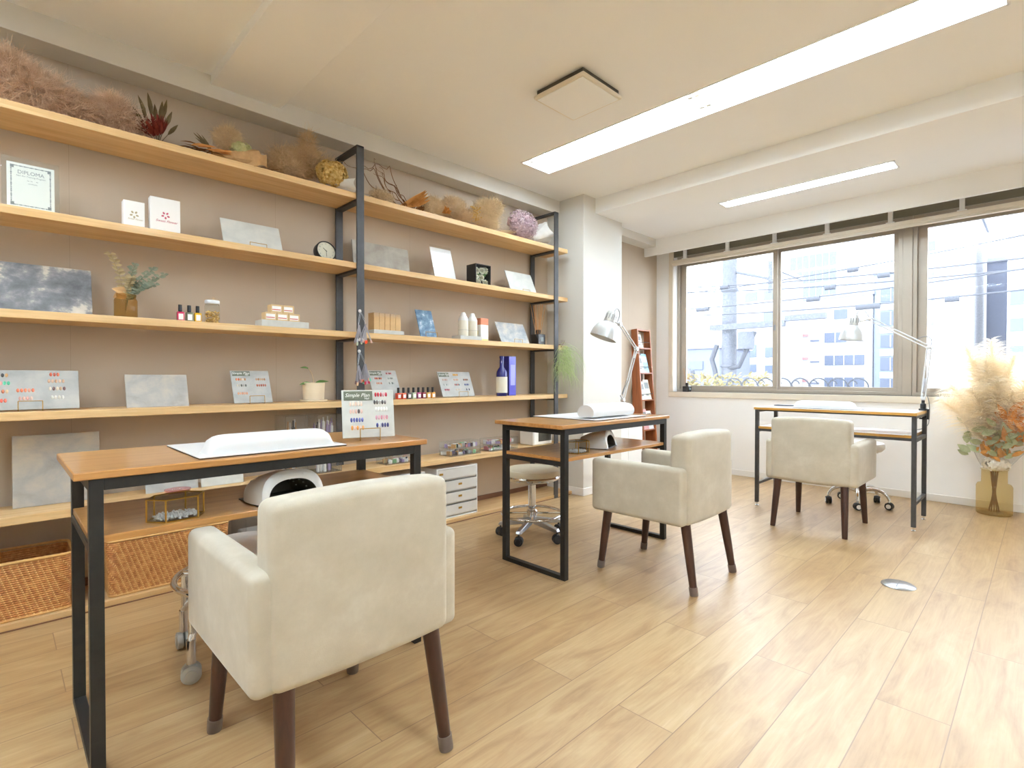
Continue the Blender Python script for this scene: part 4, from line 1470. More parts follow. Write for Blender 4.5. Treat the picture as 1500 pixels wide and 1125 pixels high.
def emblem_box(label, loc, w, d, h, cm, tm):
    t = thing('gift_box', label, 'box', loc)
    MB().box(-w / 2, w / 2, 0, d, 0, h).build('carton', 'paper_white', t, bevel=0.0015)
    g = MB()
    for k in range(5):
        a = PI / 2 + PI + k * 2 * PI / 5
        c = Vector((0.012 * math.cos(a), 0, 0.012 * math.sin(a)))
        pts = []
        for j in range(10):
            b_ = 2 * PI * j / 10
            rad = Vector((math.cos(a), 0, math.sin(a)))
            tan = Vector((-math.sin(a), 0, math.cos(a)))
            pts.append(c + rad * 0.006 * math.cos(b_) + tan * 0.0042 * math.sin(b_))
        g.add([(p.x, -0.0006, p.z + h * 0.52) for p in pts], [tuple(range(9, -1, -1))])
    g.build('emblem', cm, t)
    text('lettering', 'Sweet Flower', w * 0.13, tm, t, (0.004, -0.0006, h * 0.355), shear=0.35)
    return t


emblem_box('small white box with pale tan flower emblem, left of the bigger white box', (0.456, 2.93, Z2), 0.080, 0.05, 0.127, 'ink_tan', 'ink_tan')
emblem_box('larger white box with pink-red flower emblem on the second shelf', (0.578, 2.93, Z2), 0.121, 0.045, 0.168, 'ink_pink', 'ink_pink')

t = thing('table_clock', 'round black table clock with cream dial leaning back left of the middle post', 'clock', (1.382, 2.955, Z2 + 0.0615))
t.rotation_euler = (math.radians(-12), 0, 0)
mx_ = Matrix.Rotation(PI / 2, 4, 'X')
MB().lathe([(0.058, -0.045), (0.061, -0.040), (0.061, -0.002), (0.059, 0.002), (0.054, 0.002), (0.054, -0.002)], 40, m=mx_, capt=False).build('case', 'black_plastic', t, smooth=True)
MB().lathe([(0.0, -0.0035), (0.0545, -0.0035)], 40, m=mx_, capb=False, capt=False).build('dial', 'cream_label', t)
for k in range(12):
    a = PI / 2 - (k + 1) * PI / 6
    text('numeral', str(k + 1), 0.0115, 'ink_grey', t, (0.043 * math.cos(a), 0.0028, 0.043 * math.sin(a)))


def hand(ang, L, wd):
    a = math.radians(90 - ang)
    m = Matrix.Rotation(-a, 4, 'Y')
    return MB().box(-0.006, L, 0.0022, 0.0027, -wd / 2, wd / 2, m)


hand(314, 0.024, 0.0032).build('hour_hand', 'ink_black', t)
hand(180, 0.034, 0.0022).build('minute_hand', 'ink_black', t)
MB().lathe([(0.0, 0.0), (0.0565, 0.0)], 40, m=mx_, capb=False, capt=False).build('clock_glass', 'clear_pane', t)

t = thing('flower_box', 'black box frame of white preserved roses standing on the second shelf', 'flower box', (2.58, 2.93, Z2))
g = MB()
g.box(-0.074, 0.074, 0.10, 0.106, 0, 0.158)
g.box(-0.074, -0.069, 0, 0.10, 0, 0.158)
g.box(0.069, 0.074, 0, 0.10, 0, 0.158)
g.box(-0.069, 0.069, 0, 0.10, 0, 0.005)
g.box(-0.069, 0.069, 0, 0.10, 0.153, 0.158)
g.build('box_case', 'black_plastic', t)


def rose(parent, c, r, m, axis=(0, -1, 0.2), name='rose'):
    q = Vector(axis).normalized().to_track_quat('Z', 'Y').to_matrix().to_4x4()
    mm = Matrix.Translation(Vector(c)) @ q
    g = MB()
    g.lathe([(r * 0.25, -r * .5), (r * 0.3, 0.0), (r * 0.2, r * 0.4), (0.0, r * 0.5)], 10, m=mm, capt=False)
    for ring, (nn, rr, hh, w_) in enumerate(((3, 0.32, 0.50, 0.8), (5, 0.62, 0.42, 0.9), (6, 0.95, 0.22, 1.0))):
        for k in range(nn):
            a = 2 * PI * k / nn + ring * 0.6
            c0 = Vector((math.cos(a), math.sin(a), 0))
            tn = Vector((-math.sin(a), math.cos(a), 0))
            vs = []
            for j in range(4):
                v_ = j / 3
                for i in range(5):
                    u = i / 4 - 0.5
                    wv = w_ * r * (0.5 + 0.5 * math.sin(PI * (0.25 + 0.6 * v_)))
                    rad = r * rr * (0.35 + 0.65 * v_) * (1 - 0.5 * u * u)
                    p = c0 * rad + tn * (u * wv) + Vector((0, 0, r * (-0.4 + hh * 2 * v_ - 0.25 * v_ * v_ * (1 + 2 * abs(u)))))
                    vs.append(mm @ p)
            g.add(vs, [(j * 5 + i, j * 5 + i + 1, j * 5 + i + 6, j * 5 + i + 5) for j in range(3) for i in range(4)])
    return g.build(name, m, parent, smooth=True)


for k, (x, z) in enumerate(((-0.035, 0.118), (0.018, 0.122), (-0.045, 0.068), (0.012, 0.070), (0.050, 0.035), (-0.02, 0.032), (0.052, 0.128))):
    rose(t, (x, 0.028, z), 0.030, 'white_petal')
g = MB()
for k in range(20):
    x, z = rnd.uniform(-0.045, 0.045), rnd.uniform(0.03, 0.13)
    a = rnd.uniform(0, 2 * PI)
    g.leaf((x, 0.05, z), (x + 0.028 * math.cos(a), 0.03, z + 0.028 * math.sin(a)), 0.016, (0, -1, 0))
g.build('leaves', 'orchid_leaf', t)
MB().box(-0.068, 0.068, 0.001, 0.003, 0.006, 0.152).build('clear_front', 'clear_pane', t)

# ------------------------------------------------------------------ third shelf: vase, polishes, jar, trays, bottles, diffuser
t = thing('glass_vase', 'amber ribbed glass vase holding dried eucalyptus on the third shelf', 'vase', (0.428, 2.975, Z3))
prof = [(0.0, 0.0), (0.040, 0.0), (0.044, 0.006), (0.044, 0.085), (0.040, 0.094), (0.038, 0.096), (0.041, 0.112)]
g = MB()
n = 36
vs, fs = [], []
for (r, z) in prof:
    for j in range(n):
        a = 2 * PI * j / n
        rr = r * (1 + 0.03 * math.cos(9 * a) * (1 if 0.0 < z < 0.09 else 0.3))
        vs.append((rr * math.cos(a), rr * math.sin(a), z))
for i in range(len(prof) - 1):
    for j in range(n):
        fs.append((i * n + j, i * n + (j + 1) % n, (i + 1) * n + (j + 1) % n, (i + 1) * n + j))
g.add(vs, fs)
g.build('vase_body', 'brown_glass', t, smooth=True)

t = thing('eucalyptus_bunch', 'grey-green eucalyptus stems with a curled dry leaf standing in the amber vase', 'dried stems', (0.428, 2.975, Z3))
tips = [((-0.055, -0.01, 0.285), 'eucalyptus_dry', 10), ((0.035, 0.0, 0.25), 'eucalyptus', 11), ((0.10, -0.02, 0.235), 'eucalyptus', 12), ((0.145, -0.04, 0.215), 'eucalyptus', 12), ((0.105, -0.05, 0.165), 'eucalyptus', 10), ((0.02, -0.03, 0.19), 'eucalyptus_dry', 9)]
for tip, m_, nn in tips:
    pts = bez((0.0, 0, 0.03), (0.0, 0, 0.12), (tip[0] * 0.4, tip[1] * 0.5, tip[2] * 0.75), tip, 14)
    g = MB()
    g.tube(pts, 0.0016, 5)
    for k in range(4, 15):
        p = pts[min(k, 14)]
        for s in (-1, 1):
            a = rnd.uniform(-0.6, 0.6) + (PI if s < 0 else 0)
            d = Vector((math.cos(a), rnd.uniform(-0.8, 0.4), math.sin(a) * 0.6 + 0.35)).normalized()
            L = rnd.uniform(0.018, 0.028)
            g.leaf(p, p + d * L, L * 0.85, (rnd.uniform(-0.5, 0.5), -1, 0.5))
    g.build('stem', m_, t)
g = MB()
g.leaf((0.0, -0.01, 0.115), (-0.04, -0.03, 0.10), 0.05, (0.3, -1, 0.3), 0.5)
g.leaf((0.0, -0.01, 0.115), (-0.035, -0.035, 0.135), 0.045, (0.3, -1, 0.3), 0.6)
g.build('dry_leaf', 'kraft_wrap', t)


def polish(label, loc, col, group, h=0.043):
    t = thing('nail_polish', label, 'nail polish', loc, 0.0, group)
    nm = 'lacquer_' + col
    if nm not in MATS:
        mat(nm, tuple(int(col[k:k + 2], 16) for k in (0, 2, 4)), 0.15, coat=0.8)
    MB().box(-0.0145, 0.0145, -0.0145, 0.0145, 0, h).build('bottle', nm, t, bevel=0.003, seg=3)
    MB().lathe([(0.006, h - 0.001), (0.0075, h + 0.003), (0.0085, h + 0.004), (0.008, h + 0.034), (0.0, h + 0.035)], 16, capt=False).build('cap', 'black_plastic', t, smooth=True)
    MB().box(-0.0095, 0.0095, -0.0152, -0.0146, 0.008, h - 0.010).build('label_sticker', 'paper_white', t)
    return t


for x, c, w in ((0.634, 'c02c5a', 'pink-red'), (0.672, '6c705c', 'olive grey'), (0.708, 'e4b020', 'yellow')):
    polish('square bottle of %s nail polish beside the jar of dried petals' % w, (x, 2.925, Z3), c, 'nail polishes beside the jar', 0.046)
pol8 = [('c8401c', 'orange-red', 'first from the left of the eight'), ('d85a3c', 'coral', 'second from the left of the eight'), ('5e5450', 'dark taupe', 'third from the left of the eight'), ('aebc9c', 'pale sage green', 'fourth from the left of the eight'),
        ('a8507c', 'mauve', 'fifth from the left of the eight'), ('8c3040', 'wine red', 'sixth from the left of the eight'), ('dcb060', 'golden yellow', 'second from the right end of the eight'), ('e0a254', 'apricot', 'last at the right end of the eight')]
for k, (c, w, pos) in enumerate(pol8):
    polish('%s nail polish, %s on the fourth shelf' % (w, pos), (1.846 + k * 0.0385, 2.925, Z4), c, 'row of eight nail polishes on the fourth shelf', 0.040)

t = thing('glass_jar', 'glass jar with white screw lid full of golden dried petals', 'jar', (0.778, 2.945, Z3))
MB().lathe([(0.0, 0.0), (0.031, 0.0), (0.034, 0.004), (0.034, 0.088), (0.030, 0.098), (0.028, 0.101)], 32, capt=False).build('jar_body', 'clear_pane', t, smooth=True)
MB().lathe([(0.0325, 0.098), (0.0335, 0.100), (0.0335, 0.114), (0.031, 0.117), (0.0, 0.117)], 32, capt=False).build('lid', 'silver_paint', t, smooth=True)
g = MB()
for k in range(150):
    a, r_ = rnd.uniform(0, 2 * PI), 0.028 * math.sqrt(rnd.random())
    p = Vector((r_ * math.cos(a), r_ * math.sin(a), rnd.uniform(0.004, 0.062)))
    d = Vector((rnd.uniform(-1, 1), rnd.uniform(-1, 1), rnd.uniform(-1, 1))).normalized() * 0.011
    g.leaf(p - d * .5, p + d * .5, 0.012, (rnd.uniform(-1, 1), rnd.uniform(-1, 1), 1), 0.4)
tag(g.build('dried_petals', 'hydrangea_gold', t), kind='stuff')
g = MB()
for k in range(60):
    a = rnd.uniform(0, 2 * PI)
    e = rnd.uniform(0.2, 1.4)
    d = Vector((math.cos(a) * math.cos(e), math.sin(a) * math.cos(e), math.sin(e)))
    g.ribbon([Vector((0.006, 0, 0.117)) + d * 0.002, Vector((0.006, 0, 0.117)) + d * rnd.uniform(0.012, 0.026)], 0.0015)
g.build('straw_tuft', 'smoke_tan', t)


def tray(label, loc, w, d, h, rz=0):
    o = MB().box(-w / 2, w / 2, 0, d, 0, h).build('stone_tray', 'concrete_tray', bevel=0.002)
    o.location = loc
    return tag(o, label, 'tray', 'pale stone display trays on the third shelf')


tray('pale stone tray under the pyramid of small cardboard boxes', (1.113, 2.865, Z3), 0.25, 0.10, 0.034)
tray('pale stone tray under the row of slim kraft boxes beside the middle post', (1.745, 2.865, Z3), 0.215, 0.10, 0.024)
tray('pale stone tray under the two white-capped bottles', (2.41, 2.865, Z3), 0.20, 0.10, 0.026)

cb0 = None
for k, (x, z, w) in enumerate(((1.042, 0.034, 'lower left'), (1.104, 0.034, 'lower middle'), (1.166, 0.034, 'lower right'), (1.073, 0.077, 'upper left'), (1.135, 0.077, 'upper right'))):
    lab = 'small kraft box with white and red striped label, %s of the pyramid of five' % w
    if cb0 is None:
        cb0 = thing('carton', lab, 'box', (x, 2.885, Z3 + z), group='small labelled boxes in a pyramid')
        MB().box(-0.0295, 0.0295, 0, 0.055, 0, 0.0425).build('box_body', 'kraft_light', cb0, bevel=0.001)
        MB().box(-0.025, 0.021, -0.0006, 0, 0.008, 0.034).build('paper_label', 'paper_white', cb0)
        MB().box(-0.025, 0.019, -0.0011, -0.0006, 0.013, 0.0175).build('red_stripe', 'ink_red', cb0)
    else:
        copy_tree(cb0, loc=(x, 2.885, Z3 + z), label=lab)
kb = None
for k in range(5):
    lab = 'slim kraft box with printed leaf lines, %s in the row' % ('first from the left', 'second from the left', 'the middle one', 'second from the right', 'last at the right')[k]
    x = 1.668 + k * 0.0385
    if kb is None:
        kb = thing('kraft_box', lab, 'box', (x, 2.885, Z3 + 0.024), group='slim kraft boxes in a row')
        MB().box(-0.018, 0.018, 0, 0.07, 0, 0.105).build('box_body', 'kraft', kb, bevel=0.001)
        g = MB()
        for j in range(7):
            xx = -0.0155 + j * 0.0052
            hh = 0.016 + 0.012 * abs(math.sin(j * 1.7))
            g.ribbon([(xx, -0.0005, 0.104), (xx + 0.001, -0.0005, 0.104 - hh)], 0.0018, (1, 0, 0))
        g.build('printed_leaves', 'ink_grey', kb)
        MB().box(-0.018, 0.018, 0.0005, 0.069, 0.1051, 0.1056).build('box_top', 'ink_black', kb)
    else:
        copy_tree(kb, loc=(x, 2.885, Z3 + 0.024), label=lab)
for x, w in ((2.368, 'left'), (2.452, 'right')):
    t = thing('lotion_bottle', 'milky bottle with white cone cap, the %s one of the pair on the stone tray' % w, 'bottle', (x, 2.905, Z3 + 0.026), group='pair of milky bottles')
    MB().lathe([(0.0, 0.0), (0.034, 0.0), (0.036, 0.003), (0.036, 0.105), (0.034, 0.110)], 28, capt=False).build('bottle_body', 'cream_label', t, smooth=True)
    MB().lathe([(0.036, 0.108), (0.036, 0.116), (0.028, 0.134), (0.022, 0.142), (0.016, 0.160), (0.011, 0.166), (0.0, 0.168)], 28, capt=False).build('cap', 'white_plastic', t, smooth=True)
    MB().lathe([(0.0364, 0.040), (0.0364, 0.0415)], 28, capb=False, capt=False).build('band', 'ink_grey', t)
t = thing('carton', 'white carton with orange top and yellow base panel, right of the milky bottles', 'box', (2.565, 2.90, Z3))
MB().box(-0.036, 0.036, 0, 0.085, 0, 0.165).build('box_body', 'paper_white', t, bevel=0.001)
mat('print_orange', (220, 138, 104), 0.6)
mat('print_yellow', (238, 226, 150), 0.6)
MB().box(-0.0364, 0.0364, -0.0006, 0.0854, 0.118, 0.1655).build('orange_band', 'print_orange', t)
MB().box(-0.0364, 0.0364, -0.0006, 0.0854, 0.0005, 0.014).build('yellow_band', 'print_yellow', t)
MB().box(-0.0006 - 0.036, -0.036, 0.03, 0.06, 0.045, 0.075).build('printed_square', 'print_yellow', t)


def diffuser(label, loc, w, h, L, nr, spread):
    t = thing('reed_diffuser', label, 'reed diffuser', loc)
    MB().box(-w / 2, w / 2, -w / 2, w / 2, 0, h).build('bottle', 'bulb_black', t, bevel=0.004, seg=3)
    MB().lathe([(w * 0.2, h - 0.002), (w * 0.2, h + 0.012), (w * 0.24, h + 0.014), (w * 0.24, h + 0.036), (w * 0.17, h + 0.038)], 20, capt=False).build('collar', 'black_plastic', t, smooth=True)
    MB().box(-w * 0.22, w * 0.22, -w / 2 - 0.0008, -w / 2 - 0.0002, h * 0.3, h * 0.7).build('label_sticker', 'ink_grey', t)
    for k in range(nr):
        a = 2 * PI * k / nr + 0.3
        s = spread * (0.55 + 0.45 * ((k * 7) % 5) / 4)
        MB().tube([(0.004 * math.cos(a), 0.004 * math.sin(a), 0.01), (s * math.cos(a), s * 0.7 * math.sin(a), h + L)], 0.0017, 6).build('reed_stick', 'reed', t, smooth=True)
    return t


diffuser('black square reed diffuser with fanned sticks at the right end of the third shelf', (3.205, 2.955, Z3), 0.085, 0.088, 0.245, 11, 0.085)
diffuser('dark square reed diffuser with two splayed sticks on the window sill', (5.472, 2.80, WZ0), 0.072, 0.062, 0.20, 3, 0.060)

# ------------------------------------------------------------------ fourth shelf: orchid, blue bottle and box
t = thing('potted_orchid', 'small orchid with three leaves in a pale cream round pot on the fourth shelf', 'potted plant', (1.315, 2.985, Z4))
MB().lathe([(0.0, 0.0), (0.072, 0.0), (0.076, 0.004), (0.076, 0.010), (0.070, 0.012)], 36, capt=False).build('saucer', 'pot_wood', t, smooth=True)
MB().lathe([(0.055, 0.010), (0.058, 0.012), (0.062, 0.108), (0.060, 0.110), (0.055, 0.109), (0.054, 0.095), (0.0, 0.095)], 36, capt=False).build('pot', 'pot_wood', t, smooth=True)
MB().lathe([(0.0, 0.099), (0.054, 0.097)], 24, capb=False, capt=False).build('potting_soil', 'soil', t)
for b_, tp, w in (((0.0, 0, 0.10), (-0.085, -0.03, 0.118), 0.034), ((0.005, 0, 0.10), (0.078, -0.02, 0.132), 0.036), ((-0.02, 0, 0.185), (-0.075, -0.01, 0.206), 0.03)):
    MB().leaf(b_, tp, w, (0, -0.5, 1), 0.25).build('leaf', 'orchid_leaf', t, smooth=True)
MB().tube(bez((0.0, 0, 0.10), (0.0, 0, 0.14), (-0.01, 0, 0.17), (-0.03, 0, 0.192), 8), 0.002, 6).build('stem', 'smoke_gold', t, smooth=True)

t = thing('wine_bottle', 'cobalt blue bottle with long neck and cream label, left of the blue carton', 'bottle', (2.738, 2.90, Z4))
MB().lathe([(0.0, 0.0), (0.040, 0.0), (0.043, 0.004), (0.043, 0.165), (0.040, 0.185), (0.028, 0.205), (0.0165, 0.220), (0.0155, 0.285), (0.0175, 0.287), (0.0175, 0.302), (0.0, 0.303)], 32, capt=False).build('bottle_body', 'cobalt_glass', t, smooth=True)
MB().lathe([(0.0434, 0.025), (0.0434, 0.145)], 32, capb=False, capt=False).build('paper_label', 'cream_label', t, smooth=True)
t = thing('carton', 'tall cobalt blue carton with paler front standing right of the blue bottle', 'box', (2.858, 2.905, Z4))
MB().box(-0.038, 0.038, 0, 0.085, 0, 0.305).build('box_body', 'cobalt_dark', t, bevel=0.001)
MB().box(-0.036, 0.036, -0.0006, 0, 0.006, 0.298).build('front_panel', 'cobalt_card', t)
MB().box(-0.022, 0.026, -0.0011, -0.0006, 0.08, 0.24).build('pale_print', 'cobalt_pale', t)

# ------------------------------------------------------------------ lowest shelf: clear drawers and appliance
mat('clutter_pink', (216, 140, 150), 0.5)
mat('clutter_white', (232, 230, 228), 0.5)
mat('clutter_dark', (70, 62, 62), 0.5)
mat('clutter_tan', (196, 150, 96), 0.5)
mat('clutter_green', (140, 190, 140), 0.5)
mat('clutter_lilac', (170, 150, 190), 0.5)
CL = ['clutter_pink', 'clutter_white', 'clutter_white', 'clutter_tan', 'clutter_green', 'clutter_lilac', 'clutter_white', 'clutter_dark']


def acrylic_box(label, loc, w, d, tiers, th, n, tall=False, cat='organizer', pal=CL):
    """clear acrylic drawer box: shell, drawers and the small goods kept in each drawer"""
    t = thing('acrylic_organizer', label, cat, loc, group='clear acrylic organizers on the lowest shelf')
    H = tiers * th
    e = 0.003
    g = MB()
    g.box(-w / 2, w / 2, 0, d, H - e, H)
    g.box(-w / 2, w / 2, 0, d, 0, e)
    g.box(-w / 2, -w / 2 + e, 0, d, e, H - e)
    g.box(w / 2 - e, w / 2, 0, d, e, H - e)
    g.box(-w / 2 + e, w / 2 - e, d - e, d, e, H - e)
    g.build('shell', 'acrylic', t)
    ed = MB()
    for (xa, xb, za, zb) in ((-w / 2, w / 2, 0, 0.003), (-w / 2, w / 2, H - 0.003, H), (-w / 2, -w / 2 + 0.003, 0, H), (w / 2 - 0.003, w / 2, 0, H)):
        ed.box(xa, xb, -0.0008, 0.0008, za, zb)
    for k in range(1, tiers):
        ed.box(-w / 2, w / 2, -0.0008, 0.0008, k * th - 0.002, k * th + 0.002)
    ed.build('polished_edge', 'clear_film', t)
    for k in range(tiers):
        z0 = k * th + e + 0.001
        dr = MB()
        dr.box(-w / 2 + 0.005, w / 2 - 0.005, 0.001, 0.003, z0, z0 + th - 0.008)
        dr.box(-w / 2 + 0.005, w / 2 - 0.005, 0.001, d - 0.006, z0, z0 + 0.002)
        do = dr.build('drawer', 'acrylic', t)
        g = MB()
        ms = list(pal)
        for q in range(n):
            g.cur = rnd.randrange(len(ms))
            hx = rnd.uniform(0.006, 0.016) if not tall else rnd.uniform(0.006, 0.010)
            hz = rnd.uniform(0.25, 0.6) * th if not tall else rnd.uniform(0.45, 0.82) * th
            x = rnd.uniform(-w / 2 + 0.022, w / 2 - 0.022)
            y = rnd.uniform(0.015, d - 0.03)
            if tall:
                g.lathe([(hx, 0), (hx, hz * 0.7), (hx * 0.5, hz * 0.75), (hx * 0.5, hz)], 10, (x, y, z0 + 0.002))
            else:
                m = Matrix.Translation((x, y, z0 + 0.002)) @ Matrix.Rotation(rnd.uniform(0, 3), 4, 'Z')
                g.box(-hx * 1.4, hx * 1.4, -hx * .6, hx * .6, 0, hz, m)
        tag(g.build('small_goods', ms, do), kind='stuff')
    return t


acrylic_box('two-tier clear acrylic drawer box on the lowest shelf, just left of the middle desk', (2.384, 2.90, Z5), 0.285, 0.125, 2, 0.049, 34)
acrylic_box('two-tier clear acrylic drawer box seen through the end of the middle desk', (2.765, 2.90, Z5), 0.29, 0.125, 2, 0.046, 34)
acrylic_box('low clear acrylic box seen under the right end of the nearest desk top', (1.845, 2.905, Z5), 0.21, 0.12, 2, 0.046, 26)
acrylic_box('tall clear acrylic case of tools behind the white cushion, left of the bottle case', (1.19, 2.92, Z5), 0.125, 0.16, 2, 0.17, 9, True, pal=['clutter_white', 'clutter_tan', 'clutter_white', 'clutter_dark', 'clutter_lilac'])
acrylic_box('tall clear acrylic case of lilac bottles behind the nail board of the nearest desk', (1.38, 2.92, Z5), 0.15, 0.16, 3, 0.113, 11, True, pal=['clutter_white', 'clutter_lilac', 'clutter_white', 'clutter_dark', 'clutter_lilac'])
t = thing('sterilizer', 'white box appliance with dark window on the lowest shelf behind the middle desk', 'appliance', (3.215, 2.905, Z5))
MB().box(-0.12, 0.11, 0, 0.16, 0, 0.125).build('housing', 'white_plastic', t, bevel=0.012, seg=3)
MB().box(-0.06, 0.095, -0.002, 0.0, 0.03, 0.11).build('dark_window', 'dark_inner', t, bevel=0.001)
t = thing('glass_dish', 'small pink glass dish on the lowest shelf behind the brass terrarium', 'dish', (0.61, 2.885, Z5))
MB().lathe([(0.0, 0.0), (0.035, 0.0), (0.05, 0.010), (0.055, 0.024), (0.052, 0.024), (0.045, 0.010), (0.0, 0.004)], 28, capt=False).build('dish_body', 'pink_glass', t, smooth=True)


# ------------------------------------------------------------------ base platform: rattan baskets, drawer units, bags
def rattan(label, loc, w, d, h):
    t = thing('rattan_basket', label, 'basket', loc, group='rattan baskets on the floor platform')
    pitch, rows = 0.0105, int(h / 0.0092)
    per = [(-w / 2, 0), (w / 2, 0), (w / 2, d), (-w / 2, d)]
    rr = 0.02
    path = []
    for (cx, cy, a0) in ((w / 2 - rr, rr, -PI / 2), (w / 2 - rr, d - rr, 0), (-w / 2 + rr, d - rr, PI / 2), (-w / 2 + rr, rr, PI)):
        for k in range(5):
            a = a0 + PI / 2 * k / 4
            path.append((Vector((cx + rr * math.cos(a), cy + rr * math.sin(a), 0)), Vector((math.cos(a), math.sin(a), 0))))
    # resample by length
    P2 = []
    for i in range(len(path)):
        (p, n_), (q, m_) = path[i], path[(i + 1) % len(path)]
        L = (q - p).length
        k = max(1, round(L / (pitch / 2)))
        for j in range(k):
            f = j / k
            P2.append((p.lerp(q, f), n_.lerp(m_, f).normalized()))
    if len(P2) % 4:
        P2 = P2[:len(P2) - len(P2) % 4]
    n = len(P2)
    g = MB()
    def wrap(i, f):
        p, nn = P2[i % n]
        q, mm_ = P2[(i + 1) % n]
        return p.lerp(q, f), nn.lerp(mm_, f).normalized()
    hz = (h - 0.014) / rows * 0.52
    per_stitch = 4
    for r_ in range(rows):
        z = 0.006 + (r_ + 0.5) * (h - 0.014) / rows
        vs, fs = [], []
        for i, (p, nn) in enumerate(P2):
            off = 0.0016 * abs(math.sin(PI * (i + r_ * 0.55) / per_stitch))
            b_ = p + nn * (off + 0.012 * (z / h))
            vs += [b_ + nn * -0.0012 + Vector((0, 0, z - hz)), b_ + nn * 0.0020 + Vector((0, 0, z)), b_ + nn * -0.0012 + Vector((0, 0, z + hz)), b_ + nn * -0.004 + Vector((0, 0, z))]
        for i in range(n):
            j = (i + 1) % n
            for k in range(4):
                k2 = (k + 1) % 4
                fs.append((i * 4 + k, j * 4 + k, j * 4 + k2, i * 4 + k2))
        g.add(vs, fs)
    g.build('weave', 'rattan', t, smooth=True)
    g = MB()
    for r_ in range(rows):
        z = 0.006 + (r_ + 0.5) * (h - 0.014) / rows
        for i0 in range(n // per_stitch):
            u = i0 * per_stitch - r_ * 0.55
            i = math.floor(u)
            p, nn = wrap(i, u - i)
            b_ = p + nn * (0.0012 + 0.012 * z / h)
            tn = Vector((-nn.y, nn.x, 0))
            g.ribbon([b_ + Vector((0, 0, z - hz * 1.05)) - tn * 0.0022, b_ + nn * 0.0024 + Vector((0, 0, z)), b_ + Vector((0, 0, z + hz * 1.05)) + tn * 0.0022], [0.0042, 0.0050, 0.0042], tn)
    g.build('stake_binding', 'rattan_pale', t)
    g = MB()
    rim = [p + nn * 0.012 + Vector((0, 0, h)) for p, nn in P2]
    g.tube(rim, 0.006, 8, closed=True)
    g.build('rim', 'rattan_pale', t, smooth=True)
    g = MB()
    bs = [p + nn * 0.001 + Vector((0, 0, 0.006)) for p, nn in P2]
    g.tube(bs, 0.005, 8, closed=True)
    g.build('base_coil', 'rattan_pale', t, smooth=True)
    g = MB()
    g.box(-w / 2 + 0.006, w / 2 - 0.006, 0.006, d - 0.006, 0.002, 0.008)
    g.build('basket_bottom', 'rattan', t)
    return t


rattan('rattan basket at the bottom left corner, empty and woven in reddish cane', (-0.015, 2.885, 0.028), 0.46, 0.225, 0.236)
rattan('rattan basket filled with plastic bags, right of the nearest desk leg', (0.585, 2.885, 0.028), 0.47, 0.225, 0.250)


def bag(label, loc, s, m, seed):
    r_ = random.Random(seed)
    g = MB()
    nu, nv = 18, 10
    vs = []
    for j in range(nv + 1):
        for i in range(nu + 1):
            u, v = i / nu * 2 * PI, j / nv * PI
            p = Vector((math.cos(u) * math.sin(v) * s[0], math.sin(u) * math.sin(v) * s[1], math.cos(v) * s[2]))
            k = 1 + 0.35 * mnoise.noise(p * 38 + Vector((seed, 0, 0)))
            vs.append(p * k)
    g.add(vs, [(j * (nu + 1) + i, j * (nu + 1) + i + 1, (j + 1) * (nu + 1) + i + 1, (j + 1) * (nu + 1) + i) for j in range(nv) for i in range(nu)])
    o = g.build('plastic_bag', m)
    o.location = loc
    return tag(o, label, 'bag', 'crumpled bags in the second basket')


bag('crumpled clear plastic bag at the left in the second rattan basket', (0.44, 2.985, 0.288), (0.085, 0.08, 0.06), 'clear_film', 3)
bag('crumpled silvery bag in the middle of the second rattan basket', (0.55, 2.975, 0.288), (0.06, 0.07, 0.052), 'silver_paint', 5)
bag('black crumpled bag between the silvery bags in the rattan basket', (0.615, 2.965, 0.292), (0.035, 0.06, 0.045), 'black_felt', 8)
bag('crumpled lilac-white bag at the right in the second rattan basket', (0.70, 2.98, 0.288), (0.075, 0.075, 0.062), 'white_laminate', 9)
t = thing('storage_box', 'clear plastic storage box with pink goods on the platform behind the nearest chair', 'storage box', (1.08, 2.88, 0.028))
g = MB()
W_b, D_b, H_b = 0.34, 0.24, 0.24
g.box(-W_b / 2, W_b / 2, 0, 0.003, 0, H_b)
g.box(-W_b / 2, W_b / 2, D_b - 0.003, D_b, 0, H_b)
g.box(-W_b / 2, -W_b / 2 + 0.003, 0, D_b, 0, H_b)
g.box(W_b / 2 - 0.003, W_b / 2, 0, D_b, 0, H_b)
g.box(-W_b / 2, W_b / 2, 0, D_b, 0, 0.003)
g.build('box_body', 'acrylic', t)
MB().box(-W_b / 2 - 0.004, W_b / 2 + 0.004, -0.004, D_b + 0.004, H_b, H_b + 0.008).build('lid', 'acrylic', t)
for k, (x0_, x1_, z1_, m_) in enumerate(((-0.15, -0.02, 0.15, 'clutter_white'), (-0.015, 0.15, 0.11, 'clutter_pink'), (-0.01, 0.14, 0.17, 'clutter_pink'))):
    z0_ = 0.004 if k < 2 else 0.112
    MB().box(x0_, x1_, 0.02, 0.20, z0_, z1_).build('packet', m_, t, bevel=0.006)


